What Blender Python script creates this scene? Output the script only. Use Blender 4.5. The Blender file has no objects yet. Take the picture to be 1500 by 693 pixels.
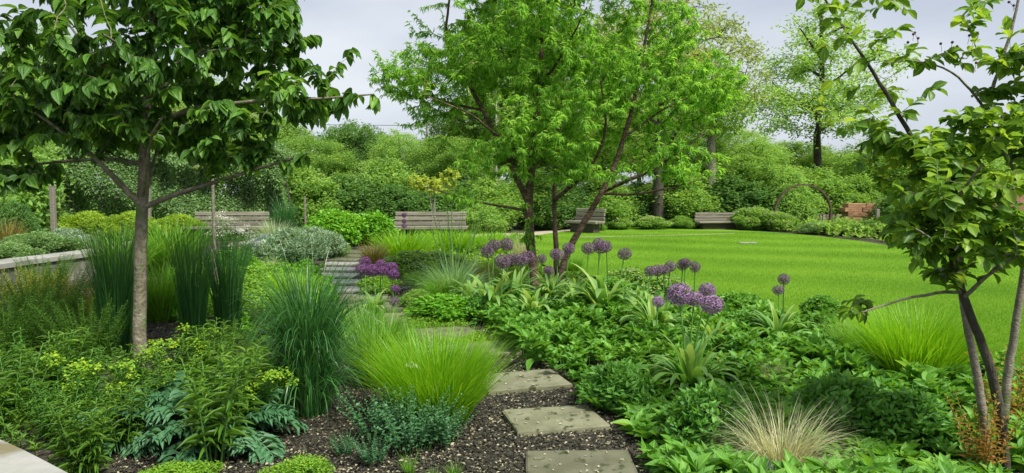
import bpy, math, numpy as np
from mathutils import Vector
R = np.random.default_rng(11)
sc = bpy.context.scene
COL = sc.collection
PI = math.pi
# ------------------------------------------------------------------ camera
CAMH, FPX, CX, CY = 1.55, 1000.0, 750.0, 346.5
PITCH = math.atan(66.5/1000)
cam = bpy.data.cameras.new('camera'); cam.lens = 24.0; cam.sensor_width = 36; cam.clip_start = .05; cam.clip_end = 2000
camo = bpy.data.objects.new('camera', cam); COL.objects.link(camo)
camo.location = (0, 0, CAMH); camo.rotation_euler = (PI/2-PITCH, 0, 0); sc.camera = camo
def ray(px, py):
    x = (px-CX)/FPX; z = -(py-CY)/FPX; c, s = math.cos(PITCH), math.sin(PITCH)
    return np.array([x, c+z*s, -s+z*c])
def at(px, py, Y):
    d = ray(px, py); return d*(Y/d[1])+np.array([0, 0, CAMH])
def gp(px, py, z=0.0):
    d = ray(px, py); return d*((z-CAMH)/d[2])+np.array([0, 0, CAMH])
# ------------------------------------------------------------------ mesh building
class Geo:
    def __init__(s): s.v, s.f, s.a, s.n = [], [], [], 0
    def add(s, v, f, a=None):
        v = np.asarray(v, float).reshape(-1, 3); k = len(v)
        if a is None: a = np.tile([0, .5, .5], (k, 1))
        s.v.append(v); s.a.append(np.asarray(a, float).reshape(-1, 3)); s.f.append(np.asarray(f, int)+s.n); s.n += k
    def mesh(s, name, smooth=True):
        v = np.concatenate(s.v); a = np.concatenate(s.a)
        lv = np.concatenate([f.ravel() for f in s.f]); ln = np.concatenate([np.full(len(f), f.shape[1]) for f in s.f])
        m = bpy.data.meshes.new(name); m.vertices.add(len(v)); m.vertices.foreach_set('co', v.astype(np.float32).ravel())
        m.loops.add(len(lv)); m.loops.foreach_set('vertex_index', lv.astype(np.int32))
        m.polygons.add(len(ln)); m.polygons.foreach_set('loop_start', np.concatenate([[0], np.cumsum(ln)[:-1]]).astype(np.int32))
        m.polygons.foreach_set('loop_total', ln.astype(np.int32))
        m.polygons.foreach_set('use_smooth', np.full(len(ln), smooth))
        at_ = m.attributes.new('leaf', 'FLOAT_VECTOR', 'POINT'); at_.data.foreach_set('vector', a.astype(np.float32).ravel())
        m.update(calc_edges=True); return m
def nrm(v):
    v = np.asarray(v, float); return v/np.maximum(np.linalg.norm(v, axis=-1, keepdims=True), 1e-9)
def leaf_t(rows=4, prof='ovate', fold=.18, droop=.25):
    """unit leaf: x across (-.5..5), y along 0..1, z normal; three verts per row"""
    V, A = [], []
    for i in range(rows+1):
        t = i/rows
        if prof == 'ovate': w = math.sin(PI*min(1, t**.75))**.8
        elif prof == 'lance': w = math.sin(PI*t**.8)**1.1
        elif prof == 'obovate': w = math.sin(PI*t**1.25)**.8
        elif prof == 'strap': w = (1-t**3)*(.55+.45*math.sin(PI*min(1, t+.2)))
        else: w = 1-t
        w = max(w, .03)*.5
        z = -droop*t*t; y = t*(1-.15*droop*t)
        V += [(-w, y, z+fold*w), (0, y, z), (w, y, z+fold*w)]; A += [(-1, t), (0, t), (1, t)]
    F = []
    for i in range(rows):
        b = i*3; F += [(b, b+1, b+4, b+3), (b+1, b+2, b+5, b+4)]
    return np.array(V), np.array(F), np.array(A)
LT = dict(cov=leaf_t(5, 'lance', .35, .2), ovate=leaf_t(5, 'ovate', .35, .3), ovate3=leaf_t(3, 'ovate', .3, .25), lance=leaf_t(4, 'lance', .4, .35), lance2=leaf_t(2, 'lance', .3, .2),
          obo=leaf_t(4, 'obovate', .3, .2), strap=leaf_t(9, 'strap', .3, .62), lance6=leaf_t(5, 'lance', .5, .45), narrow=leaf_t(3, 'lance', .3, .45))
LT['dia'] = (np.array([(0, 0, 0), (.5, .45, .1), (0, 1, -.1), (-.5, .45, .1)]), np.array([(0, 1, 2, 3)]), np.array([(0, 0), (1, .5), (0, 1), (-1, .5)]))
def leaves(g, tn, pos, d, n, L, W, tint):
    V, F, A = LT[tn]; N = len(pos)
    if N == 0: return
    d = nrm(d); n = n-(n*d).sum(1, keepdims=True)*d; n = nrm(n); s = np.cross(d, n)
    L = np.broadcast_to(L, N)[:, None, None]; W = np.broadcast_to(W, N)[:, None, None]
    P = pos[:, None, :]+V[None, :, 0:1]*W*s[:, None]+V[None, :, 1:2]*L*d[:, None]+V[None, :, 2:3]*L*n[:, None]
    a = np.zeros((N, len(V), 3)); a[:, :, :2] = A[None]; a[:, :, 2] = np.broadcast_to(tint, N)[:, None]
    f = (F[None]+(np.arange(N)*len(V))[:, None, None]).reshape(-1, F.shape[1])
    g.add(P.reshape(-1, 3), f, a.reshape(-1, 3))
def rnd(N, r=None): return (r or R).normal(size=(N, 3))
def blades(g, base, phi, th0, bend, L, w, segs=5, tint=.5, pw=1.3, twist=.5, taper=.8):
    N = len(base); B = lambda x: np.broadcast_to(np.asarray(x, float), N)
    phi, th0, bend, L, w, tint = map(B, (phi, th0, bend, L, w, tint))
    s = np.linspace(0, 1, segs+1); sm = (s[1:]+s[:-1])/2
    th = th0[:, None]+bend[:, None]*sm**pw; ds = (L/segs)[:, None]
    h = np.concatenate([np.zeros((N, 1)), np.cumsum(np.sin(th)*ds, 1)], 1); z = np.concatenate([np.zeros((N, 1)), np.cumsum(np.cos(th)*ds, 1)], 1)
    P = base[:, None, :]+np.stack([h*np.cos(phi)[:, None], h*np.sin(phi)[:, None], z], 2)
    P[:, :, 2] = np.maximum(P[:, :, 2], .004)
    az = phi+PI/2+R.normal(size=N)*twist
    sd = np.stack([np.cos(az), np.sin(az), np.zeros(N)], 1)[:, None, :]
    wd = (w[:, None]*np.maximum(.04, (1-s[None]**2)**taper)*(.7+.3*np.minimum(1, s[None]*4)))[:, :, None]*.5
    V = np.stack([P-sd*wd, P+sd*wd], 2).reshape(-1, 3)
    a = np.zeros((N, segs+1, 2, 3)); a[..., 0, 0] = -1; a[..., 1, 0] = 1; a[..., 1] = s[None, :, None]; a[..., 2] = tint[:, None, None]
    b = (np.arange(N)[:, None]*(segs+1)+np.arange(segs)[None]).ravel()*2
    g.add(V, np.stack([b, b+1, b+3, b+2], 1), a.reshape(-1, 3)); return P[:, -1], P
def tube(g, P, r, k=6, tint=.5, cap=False):
    P = np.asarray(P, float); n = len(P); r = np.broadcast_to(r, n)
    T = nrm(np.gradient(P, axis=0)); up = np.array([0, 0, 1.]) if abs(T[0][2]) < .9 else np.array([1., 0, 0])
    u = nrm(np.cross(T, up)); w = np.cross(T, u)
    a = np.arange(k)*2*PI/k
    V = P[:, None]+r[:, None, None]*(np.cos(a)[None, :, None]*u[:, None]+np.sin(a)[None, :, None]*w[:, None])
    i = np.arange(n-1)[:, None]*k; j = np.arange(k)[None]; j2 = (j+1) % k
    f = np.stack([i+j, i+j2, i+k+j2, i+k+j], 2).reshape(-1, 4)
    A = np.zeros((n, k, 3)); A[..., 1] = np.linspace(0, 1, n)[:, None]; A[..., 2] = tint
    g.add(V.reshape(-1, 3), f, A.reshape(-1, 3))
    if cap: g.add(V[-1], np.arange(k)[None]); g.add(V[0], np.arange(k)[None, ::-1])
def box(g, c, s, rz=0, bev=.0, tint=.5, jit=0):
    x, y, z = [q/2 for q in s]; b = bev
    if b:
        V = []; 
        for zz, sh in ((-z, b), (-z+b, 0), (z-b, 0), (z, b)):
            V += [(-x+sh+b, -y+sh, zz), (x-sh-b, -y+sh, zz), (x-sh, -y+sh+b, zz), (x-sh, y-sh-b, zz), (x-sh-b, y-sh, zz), (-x+sh+b, y-sh, zz), (-x+sh, y-sh-b, zz), (-x+sh, -y+sh+b, zz)]
        V = np.array(V, float); k = 8; rows = 4
    else:
        V = np.array([(-x, -y, -z), (x, -y, -z), (x, y, -z), (-x, y, -z), (-x, -y, z), (x, -y, z), (x, y, z), (-x, y, z)]); k = 4; rows = 2
    if jit: V = V+R.normal(size=V.shape)*jit
    f = [(i*k+j, i*k+(j+1) % k, (i+1)*k+(j+1) % k, (i+1)*k+j) for i in range(rows-1) for j in range(k)]
    cs, sn = math.cos(rz), math.sin(rz); V = V@np.array([[cs, sn, 0], [-sn, cs, 0], [0, 0, 1]])+np.array(c)
    a = np.tile([0, .5, tint], (len(V), 1)); n0 = g.n
    g.add(V, f, a); g.f.append(np.array([list(range(k))[::-1]])+n0); g.f.append(np.array([list(range((rows-1)*k, rows*k))])+n0)
# ------------------------------------------------------------------ scene helpers
def thing(name, label, cat, loc=(0, 0, 0), rz=0, group=None, scale=(1, 1, 1)):
    o = bpy.data.objects.new(name, None); COL.objects.link(o); o.empty_display_size = .2
    o.location = loc; o.rotation_euler = (0, 0, rz); o.scale = scale; tag(o, label, cat, group); return o
def tag(o, label, cat, group=None, kind=None):
    if label: o['label'] = label
    if cat: o['category'] = cat
    if group: o['group'] = group
    if kind: o['kind'] = kind
    return o
def obj(name, g, mat, parent=None, loc=(0, 0, 0), smooth=True, rz=0, scale=(1, 1, 1)):
    m = g.mesh(name, smooth) if isinstance(g, Geo) else g
    if not m.materials: m.materials.append(mat)
    o = bpy.data.objects.new(name, m); COL.objects.link(o); o.parent = parent; o.location = loc; o.rotation_euler = (0, 0, rz); o.scale = scale
    return o
def struct(name, g, mat, smooth=False): return tag(obj(name, g, mat, smooth=smooth), None, None, kind='structure')
def copy_tree(o, parent=None):
    c = o.copy(); COL.objects.link(c)
    if parent: c.parent = parent
    for ch in list(o.children): copy_tree(ch, c)
    return c
class Kind:
    """one plant/thing prototype: first placement uses the prototype itself, later ones copies"""
    def __init__(s, name, cat, parts, h=1.0):
        s.name, s.cat, s.parts, s.proto, s.h = name, cat, parts, None, h
        V = []
        for _, m, _m in parts[-1:] if parts[-1][0] in ('crown', 'blades') else parts[:1]:
            c = np.empty(len(m.vertices)*3, np.float32); m.vertices.foreach_get('co', c); V.append(c.reshape(-1, 3))
        V = np.concatenate(V); s.mh = float(np.percentile(V[:, 2], 99.3)); s.mw = 2*float(np.percentile(np.hypot(V[:, 0], V[:, 1]), 96))
    def put(s, loc, label, rz=0, scale=1.0, group=None, cat=None):
        sc3 = scale if isinstance(scale, tuple) else (scale,)*3
        if s.proto is None:
            if len(s.parts) == 1:
                _, m, mt = s.parts[0]; o = obj(s.name, m, mt)
            else:
                o = bpy.data.objects.new(s.name, None); COL.objects.link(o)
                for pn, m, mt in s.parts: obj(pn, m, mt, o)
            s.proto = o
        else: o = copy_tree(s.proto)
        o.location = tuple(loc); o.rotation_euler = (0, 0, rz); o.scale = sc3
        tag(o, label, cat or s.cat, group)
        if not group and 'group' in o: del o['group']
        return o
# ------------------------------------------------------------------ materials
def nt(name):
    m = bpy.data.materials.new(name); m.use_nodes = True; t = m.node_tree; t.nodes.clear()
    out = t.nodes.new('ShaderNodeOutputMaterial'); return m, t, out
def node(t, ty, **kw):
    n = t.nodes.new(ty)
    for k, v in kw.items():
        if k[0] == '_': setattr(n, k[1:], v)
        else: n.inputs[k.replace('_', ' ')].default_value = v
    return n
def ramp(t, stops, src):
    r = t.nodes.new('ShaderNodeValToRGB'); e = r.color_ramp.elements
    while len(e) < len(stops): e.new(.5)
    for i, (p, c) in enumerate(stops): e[i].position = p; e[i].color = (*c, 1)
    t.links.new(src, r.inputs[0]); return r.outputs[0]
def mixc(t, fac, a, b, mode='MIX'):
    m = t.nodes.new('ShaderNodeMix'); m.data_type = 'RGBA'; m.blend_type = mode
    for i, v in ((0, fac), (6, a), (7, b)):
        if hasattr(v, 'is_output'): t.links.new(v, m.inputs[i])
        else: m.inputs[i].default_value = v if i == 0 else (*v, 1)
    return m.outputs[2]
def math_(t, op, a, b=0.0):
    m = t.nodes.new('ShaderNodeMath'); m.operation = op
    for i, v in enumerate((a, b)):
        if hasattr(v, 'is_output'): t.links.new(v, m.inputs[i])
        else: m.inputs[i].default_value = v
    return m.outputs[0]
def leafmat(name, c0, c1, c2, trans=.35, rough=.45, vein=.25, tipc=None, tcol=1.6, spec=.35):
    yg = lambda q: tuple(min(.9, a*b) for a, b in zip(q, (1.13, 1.0, .8))) if q and not any(w_ in name for w_ in ('distant', 'hedge', 'silver', 'tan', 'golden', 'bronze', 'blue_green', 'lime_leaf')) and q[1] > q[0] and q[1] > q[2]*1.25 and q[2] < .3 else q
    c0, c1, c2 = yg(c0), yg(c1), yg(c2)
    m, t, out = nt(name); at_ = node(t, 'ShaderNodeAttribute', _attribute_name='leaf')
    sp = t.nodes.new('ShaderNodeSeparateXYZ'); t.links.new(at_.outputs['Vector'], sp.inputs[0])
    obi = t.nodes.new('ShaderNodeObjectInfo')
    tt = math_(t, 'ADD', sp.outputs[2], math_(t, 'MULTIPLY', math_(t, 'SUBTRACT', obi.outputs['Random'], .5), .12))
    c = ramp(t, [(.05, c0), (.5, c1), (.95, c2)], tt)
    if tipc:
        f = math_(t, 'POWER', sp.outputs[1], 3.0); c = mixc(t, math_(t, 'MULTIPLY', f, .8), c, tipc)
    if vein:
        ax = math_(t, 'ABSOLUTE', sp.outputs[0]); f = math_(t, 'LESS_THAN', ax, .09)
        vv = math_(t, 'SINE', math_(t, 'MULTIPLY', math_(t, 'ADD', sp.outputs[1], math_(t, 'MULTIPLY', ax, -.22)), 44.0))
        f2 = math_(t, 'MULTIPLY', math_(t, 'GREATER_THAN', vv, .8), .35)
        f = math_(t, 'MULTIPLY', math_(t, 'MAXIMUM', f, f2), vein)
        c = mixc(t, f, c, tuple(min(1, q*2+.05) for q in c2))
    b = node(t, 'ShaderNodeBsdfPrincipled', Roughness=rough); b.inputs['Specular IOR Level'].default_value = spec
    t.links.new(c, b.inputs['Base Color'])
    tr = t.nodes.new('ShaderNodeBsdfTranslucent')
    tc = mixc(t, 1.0, c, (tcol*1.15, tcol, tcol*.55), 'MULTIPLY'); t.links.new(tc, tr.inputs[0])
    mx = node(t, 'ShaderNodeMixShader'); mx.inputs[0].default_value = trans
    t.links.new(b.outputs[0], mx.inputs[1]); t.links.new(tr.outputs[0], mx.inputs[2]); t.links.new(mx.outputs[0], out.inputs[0]); return m
def solid(name, stops, scale=8.0, detail=6, stretch=(1, 1, 1), rough=.85, bump=.3, bscale=None, speck=None, spec=.3, dist=.01, coord='Object'):
    m, t, out = nt(name); tc = t.nodes.new('ShaderNodeTexCoord'); mp = t.nodes.new('ShaderNodeMapping'); mp.inputs['Scale'].default_value = stretch
    t.links.new(tc.outputs[coord], mp.inputs[0])
    n = node(t, 'ShaderNodeTexNoise', Scale=scale, Detail=detail, Roughness=.65); t.links.new(mp.outputs[0], n.inputs['Vector'])
    c = ramp(t, stops, n.outputs[0])
    at_ = node(t, 'ShaderNodeAttribute', _attribute_name='leaf'); sp = t.nodes.new('ShaderNodeSeparateXYZ'); t.links.new(at_.outputs['Vector'], sp.inputs[0])
    c = mixc(t, 1.0, c, ramp(t, [(0, (.72,)*3), (1, (1.28,)*3)], sp.outputs[2]), 'MULTIPLY')
    if speck:
        n3 = node(t, 'ShaderNodeTexNoise', Scale=speck[0], Detail=3); t.links.new(mp.outputs[0], n3.inputs['Vector'])
        c = mixc(t, ramp(t, [(speck[2], (0,)*3), (speck[2]+.08, (1,)*3)], n3.outputs[0]), c, speck[1])
    b = node(t, 'ShaderNodeBsdfPrincipled', Roughness=rough); b.inputs['Specular IOR Level'].default_value = spec; t.links.new(c, b.inputs['Base Color'])
    n2 = node(t, 'ShaderNodeTexNoise', Scale=bscale or scale*4, Detail=5); t.links.new(mp.outputs[0], n2.inputs['Vector'])
    bp = node(t, 'ShaderNodeBump', Strength=bump, Distance=dist); t.links.new(n2.outputs[0], bp.inputs['Height']); t.links.new(bp.outputs[0], b.inputs['Normal'])
    t.links.new(b.outputs[0], out.inputs[0]); return m
M = {}
M['big'] = leafmat('broad_dark_leaf', (0.035, 0.11, 0.025), (0.06, 0.18, 0.035), (0.16, 0.36, 0.05), .4, .48, .35, spec=.3)
M['cherry'] = leafmat('slender_leaf', (0.12, 0.31, 0.05), (0.18, 0.44, 0.065), (0.29, 0.58, 0.13), .52, .5, .1, spec=.25)
M['right'] = leafmat('glossy_leaf', (0.06, 0.16, 0.03), (0.11, 0.26, 0.035), (0.24, 0.42, 0.06), .45, .42, .3, spec=.3)
M['ob_dark'] = leafmat('distant_dark_leaf', (0.06, 0.15, 0.04), (0.1, 0.23, 0.05), (0.18, 0.33, 0.07), .4, .6, 0)
M['ob_mid'] = leafmat('distant_mid_leaf', (0.12, 0.25, 0.05), (0.2, 0.37, 0.07), (0.31, 0.48, 0.1), .45, .6, 0)
M['ob_light'] = leafmat('distant_light_leaf', (0.18, 0.33, 0.08), (0.26, 0.45, 0.11), (0.36, 0.55, 0.16), .5, .6, 0)
M['ob_olive'] = leafmat('distant_olive_leaf', (0.17, 0.25, 0.08), (0.27, 0.37, 0.12), (0.4, 0.46, 0.2), .45, .6, 0)
M['lime'] = leafmat('lime_leaf', (0.17, 0.3, 0.03), (0.28, 0.44, 0.04), (0.45, 0.56, 0.07), .4, .5, 0)
M['gold'] = leafmat('golden_leaf', (0.24, 0.36, 0.05), (0.38, 0.5, 0.08), (0.52, 0.6, 0.14), .4, .5, 0)
M['hedge'] = leafmat('hedge_leaf', (0.09, 0.18, 0.055), (0.14, 0.27, 0.075), (0.28, 0.42, 0.16), .3, .45, 0)
M['bright_shrub'] = leafmat('bright_shrub_leaf', (0.07, 0.24, 0.02), (0.12, 0.36, 0.025), (0.2, 0.46, 0.04), .35, .45, 0)
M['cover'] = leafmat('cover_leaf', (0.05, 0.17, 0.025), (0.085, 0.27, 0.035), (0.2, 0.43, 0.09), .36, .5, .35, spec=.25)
M['mound'] = leafmat('mound_leaf', (0.04, 0.155, 0.03), (0.075, 0.245, 0.04), (0.16, 0.4, 0.08), .33, .5, .4)
M['creep'] = leafmat('creeping_leaf', (.08, .22, .02), (.14, .34, .03), (.26, .46, .05), .3, .5, 0)
M['strap'] = leafmat('strap_leaf', (0.06, 0.21, 0.035), (0.13, 0.34, 0.06), (0.34, 0.52, 0.18), .42, .5, 0, tipc=(.28,.45,.15))
M['euph'] = leafmat('euphorbia_leaf', (0.035, 0.12, 0.02), (0.06, 0.19, 0.025), (0.11, 0.28, 0.04), .3, .5, .2)
M['bract'] = leafmat('lime_bract', (0.12, 0.3, 0.025), (0.2, 0.42, 0.03), (0.34, 0.5, 0.05), .35, .5, 0)
M['grey'] = leafmat('blue_green_leaf', (0.035, 0.11, 0.045), (0.06, 0.17, 0.07), (0.12, 0.26, 0.12), .22, .5, .3)
M['silver'] = leafmat('silver_leaf', (0.15, 0.27, 0.15), (0.24, 0.37, 0.23), (0.4, 0.5, 0.38), .3, .6, 0)
M['gold_orange'] = leafmat('bronze_leaf', (0.07, 0.16, 0.02), (0.2, 0.28, 0.03), (0.5, 0.36, 0.04), .35, .5, 0)
M['feather'] = leafmat('fine_leaf', (0.045, 0.13, 0.02), (0.08, 0.21, 0.028), (0.16, 0.33, 0.04), .35, .5, 0)
M['g_dark'] = leafmat('dark_blade', (0.018, 0.085, 0.022), (0.035, 0.15, 0.038), (0.1, 0.27, 0.1), .28, .33, .0, spec=.5)
M['g_bright'] = leafmat('bright_blade', (0.09, 0.28, 0.01), (0.16, 0.41, 0.014), (0.3, 0.56, 0.05), .42, .4, 0)
M['g_mid'] = leafmat('green_blade', (.06, .2, .015), (.11, .31, .025), (.2, .42, .06), .35, .4, 0)
M['g_tan'] = leafmat('tan_blade', (0.2, 0.24, 0.1), (0.42, 0.44, 0.24), (0.7, 0.68, 0.48), .3, .5, 0)
M['g_silver'] = leafmat('silver_blade', (.2, .3, .14), (.32, .42, .22), (.5, .58, .38), .3, .5, 0)
M['g_bronze'] = leafmat('bronze_blade', (.1, .14, .03), (.22, .2, .05), (.4, .27, .07), .3, .5, 0)
M['g_blue'] = leafmat('blue_green_blade', (0.13, 0.28, 0.1), (0.24, 0.43, 0.17), (0.4, 0.56, 0.3), .3, .5, 0)
M['lawnblade'] = leafmat('lawn_blade', (0.06, 0.175, 0.01), (0.1, 0.25, 0.014), (0.165, 0.34, 0.03), .4, .8, 0, spec=.05)
M['orange'] = leafmat('orange_leaf', (.2, .12, .03), (.35, .16, .03), (.3, .3, .04), .35, .5, .2)
M['white_fl'] = leafmat('white_petal', (.55, .6, .5), (.7, .72, .62), (.8, .8, .75), .25, .6, 0, tcol=1)
M['cream_fl'] = leafmat('cream_petal', (.5, .55, .35), (.6, .62, .42), (.72, .66, .55), .25, .6, 0, tcol=1)
M['lav'] = leafmat('lavender_petal', (.16, .16, .35), (.22, .22, .48), (.33, .33, .6), .25, .6, 0, tcol=1)
M['al_purple'] = leafmat('purple_floret', (0.05, 0.015, 0.06), (0.16, 0.055, 0.19), (0.33, 0.15, 0.36), .15, .6, 0, tcol=1)
M['al_dusky'] = leafmat('dusky_floret', (0.05, 0.025, 0.055), (0.17, 0.1, 0.17), (0.4, 0.27, 0.39), .15, .6, 0, tcol=1)
M['al_violet'] = leafmat('violet_floret', (0.07, 0.03, 0.09), (0.3, 0.17, 0.34), (0.58, 0.4, 0.6), .15, .6, 0, tcol=1)
M['stem'] = solid('green_stem', [(.3, (.06, .17, .03)), (.7, (.11, .26, .05))], 20, rough=.5, bump=.05)
M['bark'] = solid('grey_brown_bark', [(.3, (.10, .09, .055)), (.5, (.2, .18, .12)), (.7, (.34, .32, .24))], 16, 8, (1, 1, .8), bump=1.0, bscale=45, dist=.015, speck=(8, (.12, .17, .06), .56))
M['cherrybark'] = solid('red_brown_bark', [(.3, (.035, .022, .014)), (.5, (.095, .062, .04)), (.7, (.2, .15, .1))], 12, 8, (1, 1, 2.2), bump=1, bscale=26, dist=.02)
M['darkbark'] = solid('dark_bark', [(.3, (.025, .023, .016)), (.7, (.09, .082, .058))], 10, 8, (1, 1, .4), bump=.8, dist=.03)
M['greybark'] = solid('pale_grey_bark', [(.3, (.12, .105, .075)), (.55, (.22, .2, .15)), (.7, (.33, .31, .25))], 18, 8, (1, 1, 1.5), bump=1, bscale=60, dist=.008, speck=(9, (.1, .12, .05), .56))
M['palebark'] = solid('birch_bark', [(.35, (.14, .13, .1)), (.6, (.36, .35, .3))], 6, 6, (1, 1, 3), bump=.4)
M['slab'] = solid('path_stone', [(.25, (.085, .088, .048)), (.5, (.15, .152, .092)), (.75, (.23, .225, .15))], 4.5, 9, bump=.35, bscale=60, dist=.006, speck=(14, (.05, .06, .025), .6), rough=.8)
M['slab_pale'] = solid('pale_path_stone', [(.25, (.17, .17, .15)), (.5, (.27, .27, .24)), (.75, (.37, .36, .33))], 3, 8, bump=.3, bscale=50, dist=.006)
M['coping'] = solid('wall_stone', [(.25, (.17, .17, .15)), (.5, (.27, .27, .24)), (.75, (.37, .37, .34))], 2.2, 9, bump=.3, bscale=70, dist=.005, speck=(2.5, (.17, .15, .08), .6))
M['walldark'] = solid('weathered_wall', [(.3, (.06, .07, .05)), (.5, (.14, .145, .11)), (.7, (.3, .3, .25))], 5, 8, (1, 1, .35), bump=.5)
M['wood'] = solid('weathered_wood', [(.25, (.07, .065, .045)), (.5, (.19, .175, .135)), (.75, (.31, .29, .24))], 6, 8, (.25, 3, 6), bump=.6, bscale=30, dist=.008)
M['wooddark'] = solid('dark_wood', [(.3, (.03, .025, .02)), (.7, (.09, .075, .055))], 8, 6, (.3, 3, 3), bump=.5)
M['steel'] = solid('rusted_steel', [(.3, (.045, .03, .02)), (.7, (.12, .08, .05))], 12, 6, bump=.3, rough=.7)
M['timber'] = solid('red_brown_timber', [(.3, (.16, .085, .045)), (.5, (.28, .155, .08)), (.7, (.4, .25, .14))], 6, 7, (1, 1, 3), bump=.6, bscale=25)
M['wire'] = solid('wire', [(.3, (.05, .05, .06)), (.7, (.08, .08, .09))], 5)
M['berry'] = solid('berry', [(.3, (.05, .03, .04)), (.7, (.14, .07, .08))], 30, rough=.4)
# ---- soil
m, t, out = nt('bark_mulch'); tc = t.nodes.new('ShaderNodeTexCoord')
v = node(t, 'ShaderNodeTexVoronoi', Scale=55.0); v.inputs['Randomness'].default_value = 1
nz = node(t, 'ShaderNodeTexNoise', Scale=4.0, Detail=4.0); t.links.new(tc.outputs['Object'], nz.inputs['Vector'])
t.links.new(tc.outputs['Object'], v.inputs['Vector'])
sp = t.nodes.new('ShaderNodeSeparateColor'); t.links.new(v.outputs['Color'], sp.inputs[0])
c = ramp(t, [(0, (.014, .013, .009)), (.5, (.038, .034, .022)), (.8, (.08, .072, .048)), (.97, (.28, .22, .14))], sp.outputs[0])
c = mixc(t, .5, c, ramp(t, [(.3, (.018, .017, .012)), (.7, (.065, .057, .04))], nz.outputs[0]))
b = node(t, 'ShaderNodeBsdfPrincipled', Roughness=.95); t.links.new(c, b.inputs['Base Color'])
bp = node(t, 'ShaderNodeBump', Strength=.9, Distance=.02); t.links.new(v.outputs['Distance'], bp.inputs['Height']); t.links.new(bp.outputs[0], b.inputs['Normal'])
t.links.new(b.outputs[0], out.inputs[0]); M['soil'] = m
m, t, out = nt('mulch_chips'); at_ = node(t, 'ShaderNodeAttribute', _attribute_name='leaf'); sp = t.nodes.new('ShaderNodeSeparateXYZ'); t.links.new(at_.outputs['Vector'], sp.inputs[0])
c = ramp(t, [(0, (.012, .012, .008)), (.45, (.032, .03, .018)), (.72, (.08, .074, .042)), (.9, (.25, .23, .13)), (1, (.42, .39, .27))], sp.outputs[2])
b = node(t, 'ShaderNodeBsdfPrincipled', Roughness=.9); t.links.new(c, b.inputs['Base Color']); t.links.new(b.outputs[0], out.inputs[0]); M['chips'] = m
# ---- lawn
m, t, out = nt('mown_lawn'); tc = t.nodes.new('ShaderNodeTexCoord'); sx = t.nodes.new('ShaderNodeSeparateXYZ'); t.links.new(tc.outputs['Object'], sx.inputs[0])
n1 = node(t, 'ShaderNodeTexNoise', Scale=.35, Detail=5.0); n2 = node(t, 'ShaderNodeTexNoise', Scale=45.0, Detail=6.0, Roughness=.8)
for q in (n1, n2): t.links.new(tc.outputs['Object'], q.inputs['Vector'])
ph = math_(t, 'ADD', math_(t, 'MULTIPLY', sx.outputs[1], 2.1), math_(t, 'MULTIPLY', sx.outputs[0], .8))
ph = math_(t, 'ADD', ph, math_(t, 'MULTIPLY', math_(t, 'SINE', math_(t, 'MULTIPLY', sx.outputs[0], .22)), 1.6))
st = math_(t, 'MULTIPLY', math_(t, 'SINE', ph), .045)
f = math_(t, 'ADD', math_(t, 'ADD', math_(t, 'MULTIPLY', n1.outputs[0], .5), math_(t, 'MULTIPLY', n2.outputs[0], .5)), st)
c = ramp(t, [(.3, (.068, .165, .008)), (.5, (.11, .235, .012)), (.72, (.18, .33, .025))], f)
b = node(t, 'ShaderNodeBsdfPrincipled', Roughness=.9); b.inputs['Specular IOR Level'].default_value = .15; t.links.new(c, b.inputs['Base Color'])
bp = node(t, 'ShaderNodeBump', Strength=.7, Distance=.02); t.links.new(n2.outputs[0], bp.inputs['Height']); t.links.new(bp.outputs[0], b.inputs['Normal'])
t.links.new(b.outputs[0], out.inputs[0]); M['lawn'] = m
M['sand'] = solid('sandy_path', [(.3, (.28, .25, .17)), (.7, (.45, .41, .3))], 3, 8, bump=.3, bscale=80)
# ------------------------------------------------------------------ ground
g = Geo(); g.add([(-400, -60, 0), (400, -60, 0), (400, 800, 0), (-400, 800, 0)], [(0, 1, 2, 3)]); struct('ground', g, M['soil'])
LAWN = [(762, 352), (775, 372), (800, 393), (845, 405), (905, 416), (1000, 432), (1100, 452), (1160, 466), (1250, 488), (1350, 515), (1450, 545), (1620, 590),
        (1900, 600), (2100, 470), (1800, 405), (1500, 382), (1400, 372), (1310, 362), (1260, 354), (1180, 345), (1100, 339), (1000, 335), (900, 334.5), (830, 340), (790, 345)]
def smooth_poly(p, n=4):
    p = np.array(p, float); N = len(p); o = []
    for i in range(N):
        a, b, c, d = p[i-1], p[i], p[(i+1) % N], p[(i+2) % N]
        for k in range(n):
            s = k/n; o.append(.5*((2*b)+(-a+c)*s+(2*a-5*b+4*c-d)*s*s+(-a+3*b-3*c+d)*s**3))
    return np.array(o)
lawn = smooth_poly([gp(x, y)[:2] for x, y in LAWN])
g = Geo(); g.add(np.c_[lawn, np.full(len(lawn), .02)], [list(range(len(lawn)))[::-1]]); struct('lawn', g, M['lawn'])
sand = [gp(x, y)[:2] for x, y in [(560, 349), (690, 352), (790, 351), (835, 341), (835, 336), (760, 342), (560, 343)]]
g = Geo(); g.add(np.c_[np.array(sand), np.full(7, .012)], [list(range(7))]); struct('sandy_path', g, M['sand'])
lp = np.array([gp(x, y)[:2] for x, y in [(838, 349), (880, 348.2), (930, 347), (980, 346), (1030, 344.6), (1078, 343)]]); lp = resample(lp, .4) if False else lp
g = Geo(); nn = len(lp); g.add(np.r_[np.c_[lp, np.full(nn, .024)], np.c_[lp+[0, .2], np.full(nn, .024)]], [(i, i+1, nn+i+1, nn+i) for i in range(nn-1)]); struct('lawn_path_strip', g, M['sand'])
g = Geo(); box(g, (0, 0, .03), (.5, .3, .02), bev=.004); tag(obj('drain_cover', g, M['coping'], loc=tuple(gp(1095, 357)), smooth=False), 'small flat pale drain cover set in the far lawn', 'drain cover')
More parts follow.
